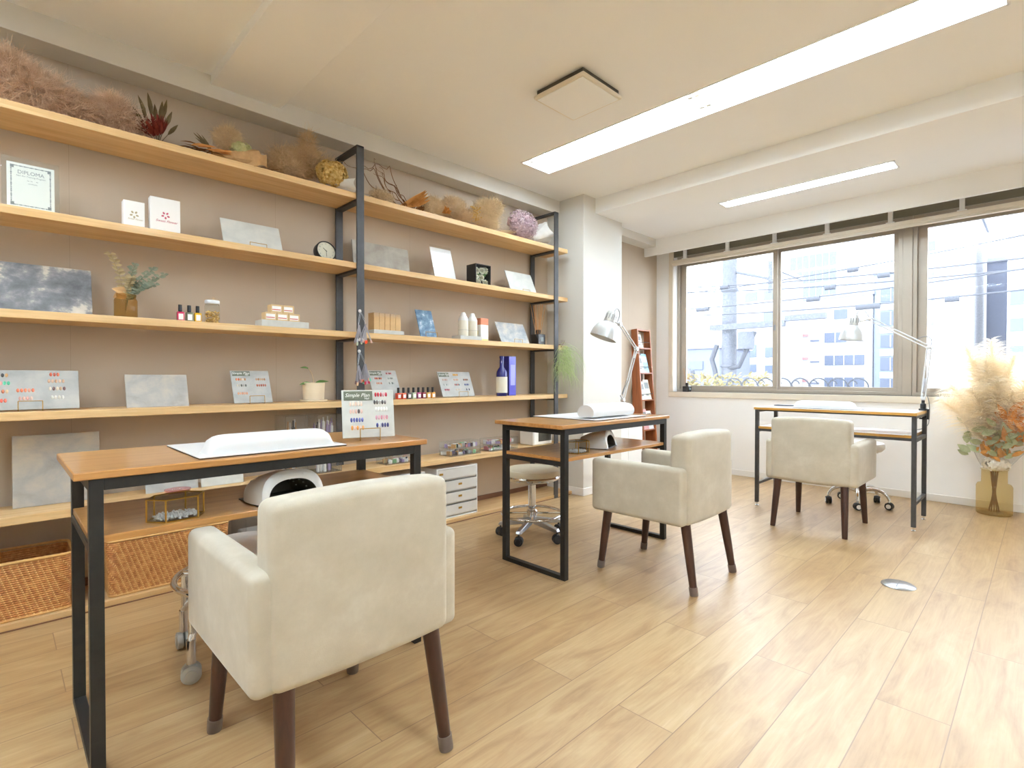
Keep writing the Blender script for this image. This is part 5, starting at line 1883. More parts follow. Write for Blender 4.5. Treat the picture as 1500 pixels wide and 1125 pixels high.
def drawer_unit(label, loc, w, d, h, n):
    t = thing('drawer_unit', label, 'drawers', loc, group='white desktop drawer units on the platform')
    g = MB()
    e = 0.008
    g.box(-w / 2, -w / 2 + e, 0.002, d, 0, h)
    g.box(w / 2 - e, w / 2, 0.002, d, 0, h)
    g.box(-w / 2 + e, w / 2 - e, 0.002, d, h - e, h)
    g.box(-w / 2 + e, w / 2 - e, 0.002, d, 0, e)
    g.box(-w / 2 + e, w / 2 - e, d - e, d, e, h - e)
    g.build('case', 'white_plastic', t, bevel=0.002)
    step = (h - 2 * e) / n
    for k in range(n):
        z0 = e + k * step
        dr = MB()
        dr.box(-w / 2 + e + 0.001, w / 2 - e - 0.001, 0.0, 0.006, z0 + step * 0.17, z0 + step - 0.001)
        dr.box(-w / 2 + e + 0.001, w / 2 - e - 0.001, 0.012, d - 0.02, z0 + 0.002, z0 + step * 0.75)
        do = dr.build('drawer', 'white_wall', t, bevel=0.0015)
        hd = MB()
        hx = -0.145 * (w > 0.3) if k == n - 1 else 0.02
        hd.box(hx - 0.016, hx + 0.016, -0.0015, 0, z0 + step * 0.55, z0 + step * 0.72)
        hd.build('label_holder', 'brass', do, bevel=0.001)
    return t


drawer_unit('white four-drawer unit with brass label holders on the platform, right one of two', (2.300, 2.882, 0.028), 0.362, 0.24, 0.352, 4)
drawer_unit('white drawer unit behind the nearest armchair, left one of the two units', (1.891, 2.882, 0.028), 0.264, 0.24, 0.352, 4)
# ------------------------------------------------------------------ dried flowers along the top board
def puff(g, lobes, n, L, w, seed, droop=0.0):
    """cloud of fine wiry strands growing out of several lobes"""
    r_ = random.Random(seed)
    tot = sum(l[3] for l in lobes)
    for i in range(n):
        t_ = r_.random() * tot
        for l in lobes:
            t_ -= l[3]
            if t_ <= 0:
                break
        c, rad = Vector(l[0]), Vector(l[1])
        while True:
            d = Vector((r_.uniform(-1, 1), r_.uniform(-1, 1), r_.uniform(-1, 1)))
            if 0.05 < d.length < 1:
                break
        k = d.length ** 0.5
        d.normalize()
        p = c + Vector((d.x * rad.x, d.y * rad.y, d.z * rad.z)) * k * 0.9
        out = (d + Vector(l[2]) * 0.8 + Vector((r_.uniform(-1, 1), r_.uniform(-1, 1), r_.uniform(-1, 1))) * 0.7).normalized()
        ll = L * r_.uniform(0.5, 1.3) * (1.6 if r_.random() < 0.12 else 1.0)
        pts = [p]
        for s in range(3):
            out = (out + Vector((r_.uniform(-1, 1), r_.uniform(-1, 1), r_.uniform(-1, 1) - droop)) * 0.55).normalized()
            pts.append(pts[-1] + out * ll / 3)
        g.ribbon(pts, [w, w, w * 0.8, w * 0.4], Vector((r_.uniform(-1, 1), r_.uniform(-1, 1), r_.uniform(-1, 1))))
    return g


ZT = SH[0]


def clampz(o, zmin):
    for v in o.data.vertices:
        if v.co.z < zmin:
            v.co.z = zmin + (zmin - v.co.z) * 0.15


def smoke(label, loc, lobes, n, L, m, seed, stems=()):
    t = thing('dried_smoke_tree', label, 'dried flowers', loc, group='dried bunches on the top shelf')
    o = puff(MB(), lobes, int(n * 0.68), L, 0.0018, seed).build('plume', m, t)
    clampz(o, 0.001)
    for a, b_ in stems:
        MB().tube(bez(a, Vector(a).lerp(Vector(b_), .3) + Vector((0, 0, .01)), Vector(a).lerp(Vector(b_), .7), b_, 6), 0.0018, 5).build('stem', 'willow_twig', t, smooth=True)
    return t


smoke('big rosy-brown dried smoke bush plume at the left end of the top shelf', (0.10, 2.96, ZT),
      [((0.03, 0.0, 0.10), (0.16, 0.09, 0.085), (0.2, 0, 0.1), 3), ((-0.05, 0.0, 0.155), (0.095, 0.07, 0.07), (-0.3, 0, 0.4), 2), ((-0.08, 0, 0.195), (0.05, 0.04, 0.04), (-0.4, 0, 0.4), .6), ((0.15, 0, 0.06), (0.10, 0.07, 0.055), (0.4, 0, 0), 1.2)],
      15000, 0.045, 'smoke_rose', 21, [((0.2, -0.02, 0.03), (0.36, -0.02, 0.006))])
smoke('second rosy-brown smoke bush plume, between the big plume and the red protea', (0.40, 2.96, ZT),
      [((0.0, 0.0, 0.085), (0.085, 0.07, 0.075), (0, 0, 0.2), 2), ((-0.03, 0, 0.13), (0.06, 0.06, 0.05), (-0.2, 0, 0.3), 1), ((0.07, 0, 0.05), (0.06, 0.06, 0.045), (0.3, 0, 0), 1)],
      8000, 0.04, 'smoke_rose', 22)

t = thing('dried_protea', 'dark red dried protea with brown pointed leaves on the top shelf', 'dried flower', (0.545, 2.93, ZT), group='dried bunches on the top shelf')
ax = Vector((-0.35, -0.35, 0.55)).normalized()
q = ax.to_track_quat('Z', 'Y').to_matrix().to_4x4()
g = MB()
for ring, (nn, r0, r1, L) in enumerate(((8, .012, .028, .075), (12, .02, .045, .085), (14, .028, .06, .075), (14, .03, .066, .055))):
    for k in range(nn):
        a = 2 * PI * k / nn + ring * .3
        c = Vector((math.cos(a), math.sin(a), 0))
        p0 = q @ (c * r0 + Vector((0, 0, 0.005)))
        p1 = q @ (c * r1 + Vector((0, 0, L)))
        g.leaf(p0 + Vector((0, 0, 0.045)), p1 + Vector((0, 0, 0.045)), 0.020, q @ (c * 1.0), -0.12)
o = g.build('flower_head', 'protea_red', t, smooth=True)
clampz(o, 0.002)
g = MB()
for (dx, dy, dz, w) in ((-0.07, -.02, .20, .02), (-0.03, 0, .235, .022), (0.025, -.01, .21, .022), (0.06, -0.02, .17, .02), (-0.09, -0.02, .14, .02), (0.045, 0.0, .23, .018), (-0.055, 0.01, .17, .02), (0.085, -0.01, .12, .018), (0.0, 0.02, .2, .022), (-0.075, 0, .115, .02)):
    e = Vector((dx, dy, dz))
    g.leaf(e * .55 + Vector((0, 0.02, 0.0)), e, w, (0.2, -1, 0.3), 0.1)
    g.tube([(0.01, 0.03, 0.01), e * .56 + Vector((0, 0.02, 0))], 0.0012, 4)
o = g.build('leaves', 'protea_leaf', t)
clampz(o, 0.002)

# bouquet wrapped in kraft paper, lying along the shelf
t = thing('dried_bouquet', 'dried bouquet lying in a brown kraft paper wrap on the top shelf', 'dried bouquet', (0.84, 2.94, ZT), group='dried bunches on the top shelf')


def cone_wrap(g, p0, p1, r0, r1, a0, a1, seed, flare=0.3, n=22, m=8):
    r_ = random.Random(seed)
    p0, p1 = Vector(p0), Vector(p1)
    ax = (p1 - p0)
    q = ax.normalized().to_track_quat('Z', 'Y').to_matrix()
    ph = [r_.uniform(0, 6) for _ in range(4)]

    def fn(u, v):
        a = a0 + (a1 - a0) * u
        r = r0 + (r1 - r0) * v ** (1 + flare)
        r *= 1 + 0.10 * v * math.sin(5 * a + ph[0]) + 0.05 * math.sin(9 * a + ph[1] + 2 * v)
        vv = v + 0.06 * v * math.sin(4 * a + ph[2])
        return p0 + ax * vv + q @ Vector((r * math.cos(a), r * math.sin(a), 0))
    g.grid(fn, n, m)
    return g


o = cone_wrap(MB(), (-0.06, 0.0, 0.03), (0.145, -0.02, 0.045), 0.018, 0.062, 0, 2 * PI, 4).build('paper_wrap', 'kraft_wrap', t, smooth=True)
clampz(o, 0.001)
g = MB()
g.grid(lambda u, v: Vector((0.02 + 0.16 * u, -0.07 + 0.02 * math.sin(6 * u) + 0.01 * v, 0.002 + v * (0.02 + 0.06 * u) + 0.008 * math.sin(9 * u + 3 * v))), 14, 6)
g.build('paper_flap', 'kraft_wrap', t, smooth=True)
g = MB()
for k in range(26):
    y, z = rnd.uniform(-0.04, 0.04), rnd.uniform(0.01, 0.05)
    x = rnd.uniform(-0.14, 0.0)
    g.leaf((x, y, z), (x - rnd.uniform(0.04, 0.09), y + rnd.uniform(-.03, .03), max(0.004, z + rnd.uniform(-0.02, 0.03))), 0.022, (rnd.uniform(-.4, .4), -0.6, 1), 0.2)
g.build('leaves', 'brown_leaf', t)
g = MB()
for k in range(7):
    x = rnd.uniform(-0.16, -0.02)
    g.leaf((x, -0.03, 0.035), (x + 0.08, -0.045, 0.05 + rnd.uniform(-.01, .02)), 0.02, (0, -1, 0.6), 0.2)
g.build('orange_leaves', 'rust_leaf', t)
g = MB()
for k in range(7):
    e = Vector((-0.11 + rnd.uniform(-.035, .02), 0, 0.10 + rnd.uniform(-.01, .025)))
    g.leaf((-0.06, 0.0, 0.045), e, 0.012, (0, -1, .3), 0.05)
g.build('spiky_sprig', 'protea_leaf', t)
puff(MB(), [((0.02, 0.02, 0.135), (0.062, 0.05, 0.055), (0, 0, 0.1), 1)], 3200, 0.03, 0.0015, 31).build('smoke_plume', 'smoke_gold', t)


def florets(g, c, rad, n, size, seed, facing=None):
    """mop head of small four-petal florets"""
    r_ = random.Random(seed)
    for i in range(n):
        d = Vector((r_.gauss(0, 1), r_.gauss(0, 1), r_.gauss(0, 1))).normalized()
        k = r_.uniform(0.82, 1.02)
        p = Vector(c) + Vector((d.x * rad[0], d.y * rad[1], d.z * rad[2])) * k
        a0 = r_.uniform(0, PI)
        t1 = d.orthogonal().normalized()
        t2 = d.cross(t1)
        for q_ in range(4):
            a = a0 + q_ * PI / 2
            dr = (t1 * math.cos(a) + t2 * math.sin(a) + d * r_.uniform(0.1, 0.7)).normalized()
            g.leaf(p, p + dr * size, size * 0.85, d, 0.25)
    return g


florets(MB(), (0.075, -0.005, 0.085), (0.05, 0.045, 0.042), 110, 0.016, 7).build('hydrangea_head', 'hydrangea_green', t)
g = MB()
for k in range(40):
    x = rnd.uniform(0.11, 0.20)
    g.ribbon([(x, rnd.uniform(-.05, .03), 0.006), (x + rnd.uniform(0.02, .06), rnd.uniform(-.05, .03), rnd.uniform(.003, .03))], 0.004)
g.build('stalk_ends', 'brown_leaf', t)

smoke('large tan smoke bush cloud just left of the tall middle post', (1.225, 2.985, ZT),
      [((-0.04, 0, 0.10), (0.12, 0.07, 0.09), (-.1, 0, 0.1), 3), ((0.06, 0, 0.15), (0.10, 0.07, 0.08), (0.1, 0, 0.3), 2), ((0.045, -0.04, 0.245), (0.03, 0.03, 0.05), (0, 0, .6), .5), ((0.20, 0, 0.13), (0.07, 0.06, 0.06), (0.5, 0, .1), 1.2), ((-0.06, -0.05, 0.06), (0.07, 0.05, 0.05), (0, -.3, 0), 1)],
      14000, 0.042, 'smoke_tan', 41)
t = thing('dried_hydrangea', 'golden yellow hydrangea head in white tissue wrap, leaning at the tall middle post', 'dried flower', (1.40, 2.905, ZT), group='dried bunches on the top shelf')
o = florets(MB(), (-0.01, -0.01, 0.085), (0.088, 0.06, 0.072), 330, 0.020, 9).build('flower_head', 'hydrangea_gold', t)
clampz(o, 0.002)
o = MB().lathe([(0.0, 0.02), (0.055, 0.045), (0.062, 0.085), (0.045, 0.13), (0.0, 0.145)], 20, (-0.01, -0.01, 0)).build('inner_bracts', 'hydrangea_gold', t, smooth=True)
o = cone_wrap(MB(), (-0.05, 0.0, 0.03), (0.105, -0.02, 0.05), 0.02, 0.058, PI * 0.85, PI * 2.1, 12).build('tissue_wrap', 'tissue_white', t, smooth=True)
clampz(o, 0.001)

# corkscrew willow
t = thing('willow_branches', 'tangled bare corkscrew willow twigs right of the tall middle post', 'dried branches', (1.75, 2.98, ZT), group='dried bunches on the top shelf')
r_ = random.Random(77)
for k in range(13):
    p = Vector((0.17 + r_.uniform(-.05, .05), r_.uniform(-.05, .03), 0.02))
    a = r_.uniform(0.25, 2.6) if k > 3 else (2.6, 2.9, 2.3, 2.0)[k]
    L = r_.uniform(0.16, 0.3) if k > 3 else 0.40
    d = Vector((-abs(math.cos(a * .5)) - 0.2, r_.uniform(-.3, .3), math.sin(a))).normalized()
    pts = [p.copy()]
    ph = r_.uniform(0, 6)
    for s in range(18):
        dd = d + Vector((math.sin(s * 0.9 + ph), math.cos(s * 0.7 + ph) * .7, math.cos(s * 0.8 + ph * 1.3))) * 0.62
        if pts[-1].z > 0.235:
            dd.z = -0.3
        pts.append(pts[-1] + dd.normalized() * L / 14)
        pts[-1].z = max(0.004, pts[-1].z)
        pts[-1].y = max(-0.13, min(0.12, pts[-1].y))
    MB().tube(pts, [0.0034 * (1 - 0.75 * i / 18) for i in range(19)], 6).build('twig', 'willow_twig', t, smooth=True)
smoke('small flat-topped beige dried bunch below the willow twigs', (1.73, 2.925, ZT), [((0, 0, 0.035), (0.075, 0.03, 0.03), (0, 0, .3), 1)], 2600, 0.032, 'smoke_gold', 51)
t = thing('dried_strelitzia', 'curled orange-brown dried leaf bundle in front of the willow twigs', 'dried leaves', (1.95, 2.925, ZT), group='dried bunches on the top shelf')
g = MB()
for k in range(9):
    u = k / 8
    g.leaf((-0.10 + 0.05 * u, 0.02 - 0.05 * u, 0.012), (0.06 + 0.05 * u, -0.02, 0.05 + 0.055 * math.sin(PI * u)), 0.036, (0, -1, 0.8), -0.35)
o = g.build('leaves', 'orange_dry', t, smooth=True)
clampz(o, 0.002)
g = MB()
for k in range(14):
    x = rnd.uniform(-0.1, 0.08)
    g.leaf((x, -0.02, 0.01), (x + rnd.uniform(-.05, .07), -0.04, rnd.uniform(.015, .05)), 0.02, (0, -1, .5), .3)
o = g.build('dark_leaves', 'brown_leaf', t)
clampz(o, 0.002)
smoke('tan smoke bush tuft with golden curled petals, next to the orange leaf bundle', (2.13, 2.94, ZT), [((0, 0, 0.07), (0.075, 0.06, 0.062), (0, 0, .1), 2), ((-0.05, -.03, .04), (.05, .04, .04), (-.2, 0, 0), 1)], 5200, 0.034, 'smoke_gold', 61)
t = thing('dried_petal_flower', 'golden papery dried flower between two tan smoke bush tufts', 'dried flower', (2.20, 2.885, ZT), group='dried bunches on the top shelf')
g = MB()
for k in range(24):
    a = rnd.uniform(0, 2 * PI)
    e = rnd.uniform(-.2, 1.2)
    d = Vector((math.cos(a) * math.cos(e), -abs(math.sin(a)) * math.cos(e), math.sin(e)))
    g.leaf(Vector((0, 0, .035)), Vector((0, 0, .035)) + d * rnd.uniform(.03, .05), 0.028, (rnd.uniform(-1, 1), -1, 1), rnd.uniform(-.4, .4))
o = g.build('petals', 'orange_dry', t, smooth=True)
clampz(o, .002)
smoke('middle tan smoke bush tuft on the right half of the top shelf', (2.32, 2.96, ZT), [((0, 0, 0.10), (0.10, 0.07, 0.085), (0, 0, .1), 2), ((.06, -.04, .06), (.06, .04, .05), (.2, 0, 0), 1)], 7000, 0.036, 'smoke_tan', 62)
t = thing('gold_sprig', 'sprig of tiny golden seed heads between the tan smoke bush tufts', 'dried flower', (2.475, 2.90, ZT), group='dried bunches on the top shelf')
g = MB()
for k in range(60):
    p = Vector((rnd.uniform(-.04, .04), rnd.uniform(-.03, .03), rnd.uniform(.03, .14)))
    g.lathe([(0.0, -.006), (.006, -.002), (.006, .003), (0, .006)], 6, p, capb=False, capt=False)
g.build('seed_heads', 'hydrangea_gold', t, smooth=True)
g = MB()
for k in range(14):
    g.tube([(rnd.uniform(-.02, .08), 0, .004), (rnd.uniform(-.04, .04), rnd.uniform(-.03, .03), rnd.uniform(.03, .13))], .0011, 4)
g.build('stem', 'smoke_gold', t)
smoke('tall tan smoke bush plume left of the lilac bunch', (2.61, 2.95, ZT), [((0, 0, 0.13), (0.10, 0.07, 0.11), (0.1, 0, .1), 3), ((.08, -.02, .19), (.07, .05, .06), (.3, 0, .1), 1), ((0.0, -.05, .05), (.08, .04, .045), (0, 0, 0), 1)], 10000, 0.038, 'smoke_gold', 63)
t = thing('dried_statice', 'rounded lilac statice bunch near the right end of the top shelf', 'dried flowers', (2.97, 2.915, ZT), group='dried bunches on the top shelf')
r_ = random.Random(5)
g = MB()
for i in range(1500):
    d = Vector((r_.gauss(0, 1), r_.gauss(0, 1), r_.gauss(0, 1))).normalized()
    k = r_.uniform(0.55, 1.0)
    p = Vector((0, -0.01, 0.115)) + Vector((d.x * .155, d.y * .075, d.z * .112)) * k
    s_ = r_.uniform(.006, .010)
    up = (d + Vector((0, 0, .5))).normalized()
    for j in range(3):
        a = r_.uniform(0, 6.28)
        dr = (up + Vector((math.cos(a), math.sin(a), r_.uniform(-.4, .6)))).normalized()
        g.leaf(p, p + dr * s_ * 1.6, s_ * 1.3, d, .3)
o = g.build('flower_cluster', 'statice_lilac', t)
clampz(o, .002)
g = MB()
for k in range(16):
    g.tube([(-.05 + r_.uniform(-.03, .03), r_.uniform(-.03, .03), r_.uniform(.03, .06)), (-.27 + r_.uniform(-.02, .02), r_.uniform(-.05, .03), r_.uniform(.004, .02))], .0013, 4)
g.build('stem', 'smoke_gold', t)
t = thing('paper_bouquet', 'white tissue and clear film wrap beside the right end post of the top shelf', 'wrapped bouquet', (3.17, 2.96, ZT), group='dried bunches on the top shelf')
o = cone_wrap(MB(), (-0.04, 0, .04), (0.10, -.02, .12), .03, .085, 0, 2 * PI, 17).build('tissue_wrap', 'tissue_white', t, smooth=True)
clampz(o, .002)
o = cone_wrap(MB(), (-0.02, 0.0, .03), (.13, -.04, .03), .03, .06, 0, 2 * PI, 18).build('film_wrap', 'clear_film', t, smooth=True)
clampz(o, .002)


# ------------------------------------------------------------------ swatch bunches on the middle post, air plant on the right post
def swatches(label, loc, n, seed, cols):
    r_ = random.Random(seed)
    t = thing('nail_swatch_bunch', label, 'nail swatches', loc, group='nail swatch fans hung on the middle post')
    g = MB()
    g.lathe([(0.0, 0.0), (0.008, 0.001), (0.010, 0.005), (0.006, 0.008), (0.005, 0.014)], 14, m=Matrix.Rotation(PI / 2, 4, 'X'), c=(0, 0, 0))
    g.build('magnet_hook', 'white_plastic', t, smooth=True)
    loops = [(-0.016, -0.085), (0.028, -0.075)]
    g = MB()
    for lx, lz in loops:
        pts = bez((0, -0.010, 0.002), (lx * .3 - .004, -0.014, -.03), (lx - .004, -.016, lz + .02), (lx, -.016, lz), 8)
        pts2 = bez((0, -0.010, 0.002), (lx * .3 + .006, -0.014, -.03), (lx + .005, -.016, lz + .02), (lx, -.016, lz), 8)
        g.tube(pts, .0009, 5)
        g.tube(pts2, .0009, 5)
    g.build('ball_chain', 'brushed_steel', t, smooth=True)
    for i in range(n):
        lx, lz = loops[i % 2]
        a = r_.uniform(-.38, .38)
        y = -.012 - .003 * (i // 2)
        L = r_.uniform(.10, .125)
        m = Matrix.Translation((lx, y, lz)) @ Matrix.Rotation(a, 4, 'Y')
        st = MB()
        pr = [(-.0015, 0), (.0015, 0), (.0042, -L * .55), (.0048, -L + .018), (-.0048, -L + .018), (-.0042, -L * .55)]
        st.prism(pr, -.0006, .0006, 'Y', m)
        so = st.build('swatch_stick', 'swatch_clear', t)
        c = cols[i % len(cols)]
        nm = 'nail_' + c
        if nm not in MATS:
            mat(nm, tuple(int(c[k:k + 2], 16) for k in (0, 2, 4)), .25, coat=.5)
        st = MB()
        st.prism([(-.0055, -L + .020), (.0055, -L + .020), (.0062, -L + .006), (.004, -L), (-.004, -L), (-.0062, -L + .006)], -.0012, .0008, 'Y', m)
        st.build('swatch_tip', nm, so, bevel=.001)
    return t


swatches('upper fan of clear nail swatches with an orange tip, hung on the middle post', (1.535, 2.850, 1.395), 14, 3, ['c8d0b0', 'f04a20', 'c6c8d0', 'd8b0a0', 'b8b4c4', 'e8e4e0', '9a9098', 'b4a8a0'])
swatches('lower fan of clear nail swatches with pink and orange tips, hung on the middle post', (1.530, 2.850, 1.158), 16, 9, ['d89a8c', 'e0405c', 'e8c8a0', 'd08cA8'.lower(), 'ee7a40', '60c8a4', '8a7478', 'c49a8c'])

t = thing('hanging_air_plant', 'pale green hanging air plant cascading down the right shelf post', 'hanging plant', (3.345, 2.835, 1.25))
r_ = random.Random(14)
g = MB()
for i in range(430):
    a = r_.uniform(0, 2 * PI)
    rr = .034 * math.sqrt(r_.random())
    z0 = r_.uniform(-.20, .02)
    p = Vector((rr * math.cos(a), -.022 + rr * math.sin(a) * .5, z0))
    sp = r_.uniform(.012, .07)
    L = r_.uniform(.05, .13) if r_.random() < .7 else r_.uniform(.15, .27)
    q = [p]
    d = Vector((math.cos(a), -abs(math.sin(a)) * .7, r_.uniform(-.2, .8))).normalized()
    for k in range(7):
        f = (k + 1) / 7
        d = (d * .75 + Vector((r_.uniform(-.5, .5), r_.uniform(-.35, .2), -.75 * f - .1))).normalized()
        q.append(q[-1] + d * (L + sp) / 7)
        q[-1].y = min(q[-1].y, .0)
    g.ribbon(q, .0030)
g.build('strands', 'airplant_green', t)
g = MB()
g.tube([(0, .014, .02), (0, -.005, .03), (0, -.008, .01)], .0016, 6)
g.lathe([(0.0, 0), (.009, .002), (.009, .007), (0, .009)], 12, (0, .006, .022))
for k in range(3):
    g.tube(bez((0, -.01, .0), (.012 * (k - 1), -.02, .03), (.02 * (k - 1) + .01, -.02, .05), (.022 * (k - 1) + .012, -.02, .065), 5), .0012, 5)
g.build('hook', 'willow_twig', t, smooth=True)

# ------------------------------------------------------------------ things on and in the desks
DT = 0.768


def hand_rest(label, loc, rz, w, d, mw, md, h, cushion_y, rx_=0.0, round_=False):
    """padded hand rest sewn on a flat leather mat; local x along the desk edge, y away from the client"""
    t = thing('hand_rest', label, 'hand rest', loc, rz, 'white padded hand rests on the desks')
    MB().box(-mw / 2, mw / 2, 0, md, 0.0, 0.0025).build('mat_backing', 'black_felt', t, bevel=.001)
    MB().box(-mw / 2, mw / 2, 0, md, 0.0025, 0.0055).build('mat', 'white_leather', t, bevel=.0012)
    g = MB()
    if round_:
        nu, nv = 26, 14

        def fn(u, v):
            x = -w / 2 + w * v
            e = min(1.0, min(v, 1 - v) / .06)
            k = (1 - (1 - e) ** 2) ** .5 * .06 + .94 if e < 1 else 1.0
            a = -0.62 + (PI + 1.24) * u
            return Vector((x, cushion_y + d / 2 * math.cos(a) * k, 0.0055 + max(0.0, h * (.44 + .56 * math.sin(a)) * k)))
        g.grid(fn, nu, nv)
        vs0 = [fn(i / nu, 0) for i in range(nu + 1)]
        vs1 = [fn(i / nu, 1) for i in range(nu + 1)]
        g.add(vs0, [tuple(range(nu, -1, -1))])
        g.add(vs1, [tuple(range(nu + 1))])
        g.build('cushion', 'white_leather', t, smooth=True, angle=50)
    else:
        nu, nv = 22, 30

        def fn(u, v):
            s = 2 * v - 1
            x = w / 2 * s
            end = max(0.0, 1 - abs(s) ** 12)
            hh = h * end ** .5
            a = PI * u
            yy = cushion_y + d / 2 * math.cos(a) * (0.90 + 0.10 * end)
            zz = 0.0055 + hh * (math.sin(a) ** .62)
            return Vector((x, yy, zz))
        g.grid(fn, nu, nv)
        o = g.build('cushion', 'white_leather', t, smooth=True, angle=80)
    return t


hand_rest('white padded hand rest with tapered ends on the nearest desk', (0.632, 1.680, DT), 0.0, 0.385, 0.105, 0.447, 0.40, 0.055, 0.075)
hand_rest('white roll-shaped hand rest on the middle desk', (2.540, 1.692, DT), 0.0, 0.405, 0.120, 0.50, 0.46, 0.080, 0.105, round_=True)
hand_rest('small white padded hand rest on the window desk', (4.30, 1.155, 0.7732), -PI / 2, 0.40, 0.115, 0.46, 0.28, 0.050, 0.085)
o = MB().box(-0.05, 0.05, -0.09, 0.09, 0, .008).build('slim_case', 'black_plastic', bevel=.003)
o.location = (4.575, 1.47, .7732)
tag(o, 'thin dark case lying near the far left corner of the window desk', 'case')
o = MB().box(-0.105, 0.105, -0.148, 0.148, 0, .002).build('paper_sheet', 'paper_white')
o.location = (4.33, 0.80, .6252)
tag(o, 'white paper sheet on the lower shelf of the window desk', 'paper')


def terrarium(label, loc, rz):
    """six-sided brass-edged glass box: elongated hexagon"""
    t = thing('glass_terrarium', label, 'glass box', loc, rz, 'brass-edged glass boxes on the lower desk shelves')
    P = [(-.072, -.0), (-.040, -.048), (.040, -.048), (.072, .0), (.040, .048), (-.040, .048)]
    H = .062
    g = MB()
    for i in range(6):
        a, b_ = P[i], P[(i + 1) % 6]
        g.add([(a[0], a[1], .002), (b_[0], b_[1], .002), (b_[0], b_[1], H), (a[0], a[1], H)], [(0, 1, 2, 3)])
    g.build('glass_wall', 'clear_pane', t)
    MB().prism(P, .0005, .002, 'Z').build('base_plate', 'clear_pane', t)
    MB().prism([(x * .99, y * .99) for x, y in P], H, H + .0015, 'Z').build('lid', 'clear_pane', t)
    g = MB()
    for z in (.002, H):
        g.tube([(x, y, z) for x, y in P], .0021, 6, closed=True)
    for x, y in P:
        g.cyl((x, y, .001), (x, y, H + .001), .0024, n=8)
    g.build('brass_edge', 'brass', t, smooth=True)
    r_ = random.Random(3)
    g = MB()
    for k in range(420):
        a = r_.uniform(0, 2 * PI)
        q = math.sqrt(r_.random())
        p = Vector((.054 * q * math.cos(a), .036 * q * math.sin(a), r_.uniform(.004, .014)))
        s_ = r_.uniform(.0018, .0036)
        m = Matrix.Translation(p) @ Matrix.Rotation(r_.uniform(0, 3), 4, (r_.random(), r_.random(), 1))
        g.box(-s_, s_, -s_ * .7, s_ * .7, -s_ * .6, s_ * .6, m)
    tag(g.build('crushed_crystals', 'white_laminate', t), kind='stuff')
    return t


tr = terrarium('brass-edged hexagonal glass box of white crystals on the lower shelf of the nearest desk', (0.362, 1.733, .603), 0.10)
copy_tree(tr, loc=(2.205, 1.750, .603), rz=-0.1, label='brass-edged hexagonal glass box on the lower shelf of the middle desk')


def uv_lamp(label, loc, rz):
    """white arch-shaped nail lamp with a dark tunnel"""
    t = thing('nail_lamp', label, 'nail lamp', loc, rz, 'white arch nail lamps on the lower desk shelves')
    W, H, D = .118, .096, .17

    def sup(a, w, h, e=.72):
        c, s = math.cos(a), math.sin(a)
        return w * math.copysign(abs(c) ** e, c), h * abs(s) ** e

    def outer(u, v):
        a = PI * (1 - u)
        k = 1 - .69 * (.45 - v) ** 2 if v < .45 else 1 - .83 * (v - .45) ** 2
        kh = 1 - .42 * v ** 1.8
        x, z = sup(a, W * k, H * kh)
        y = D * v - .025 * (1 - v) * (z / H) * -1
        return Vector((x, y, z + .004))

    def inner(u, v):
        a = PI * (1 - u)
        x, z = sup(a, W * .68 * (1 - .25 * v), H * .70 * (1 - .25 * v), .8)
        return Vector((x, D * .9 * v + .025 * z / H, z + .004))
    g = MB()
    g.grid(outer, 30, 14)
    g.add([outer(i / 30, 1) for i in range(31)], [tuple(range(31))])

    def rim(u, v):
        return outer(u, 0).lerp(inner(u, 0), v) + Vector((0, -.004 * math.sin(PI * v), 0))
    g.grid(rim, 30, 3)
    g.build('shell', 'white_plastic', t, smooth=True, angle=60)
    g = MB()
    g.grid(inner, 30, 8)
    g.add([inner(i / 30, 1) for i in range(31)], [tuple(range(31))])
    g.box(-W * .74, W * .74, .0, D * .92, .002, .006)
    cav = g.build('tunnel', 'dark_inner', t, smooth=True, angle=60)
    g = MB()
    for k in range(9):
        for j in range(2):
            p = inner(.12 + .76 * k / 8, .35 + .4 * j)
            g.lathe([(0.0, -.003), (.004, 0), (0, .003)], 8, p * .97 + Vector((0, 0, .001)), capb=False, capt=False)
    g.build('led_bead', 'silver_paint', cav, smooth=True)
    MB().box(-W * .95, W * .95, .003, D * .95, 0, .004).build('base', 'black_plastic', t, bevel=.001)
    return t


ul = uv_lamp('white arch nail lamp with dark tunnel on the lower shelf of the nearest desk', (0.682, 1.690, .603), 0.06)
copy_tree(ul, loc=(2.505, 1.735, .603), rz=0.35, label='white arch nail lamp on the lower shelf of the middle desk')
o = MB().box(-.016, .016, -.02, .02, 0, .034).build('power_adapter', 'black_plastic', bevel=.004)
o.location = (0.655, 1.96, .603)
tag(o, 'small black power adapter behind the nail lamp of the nearest desk', 'adapter')

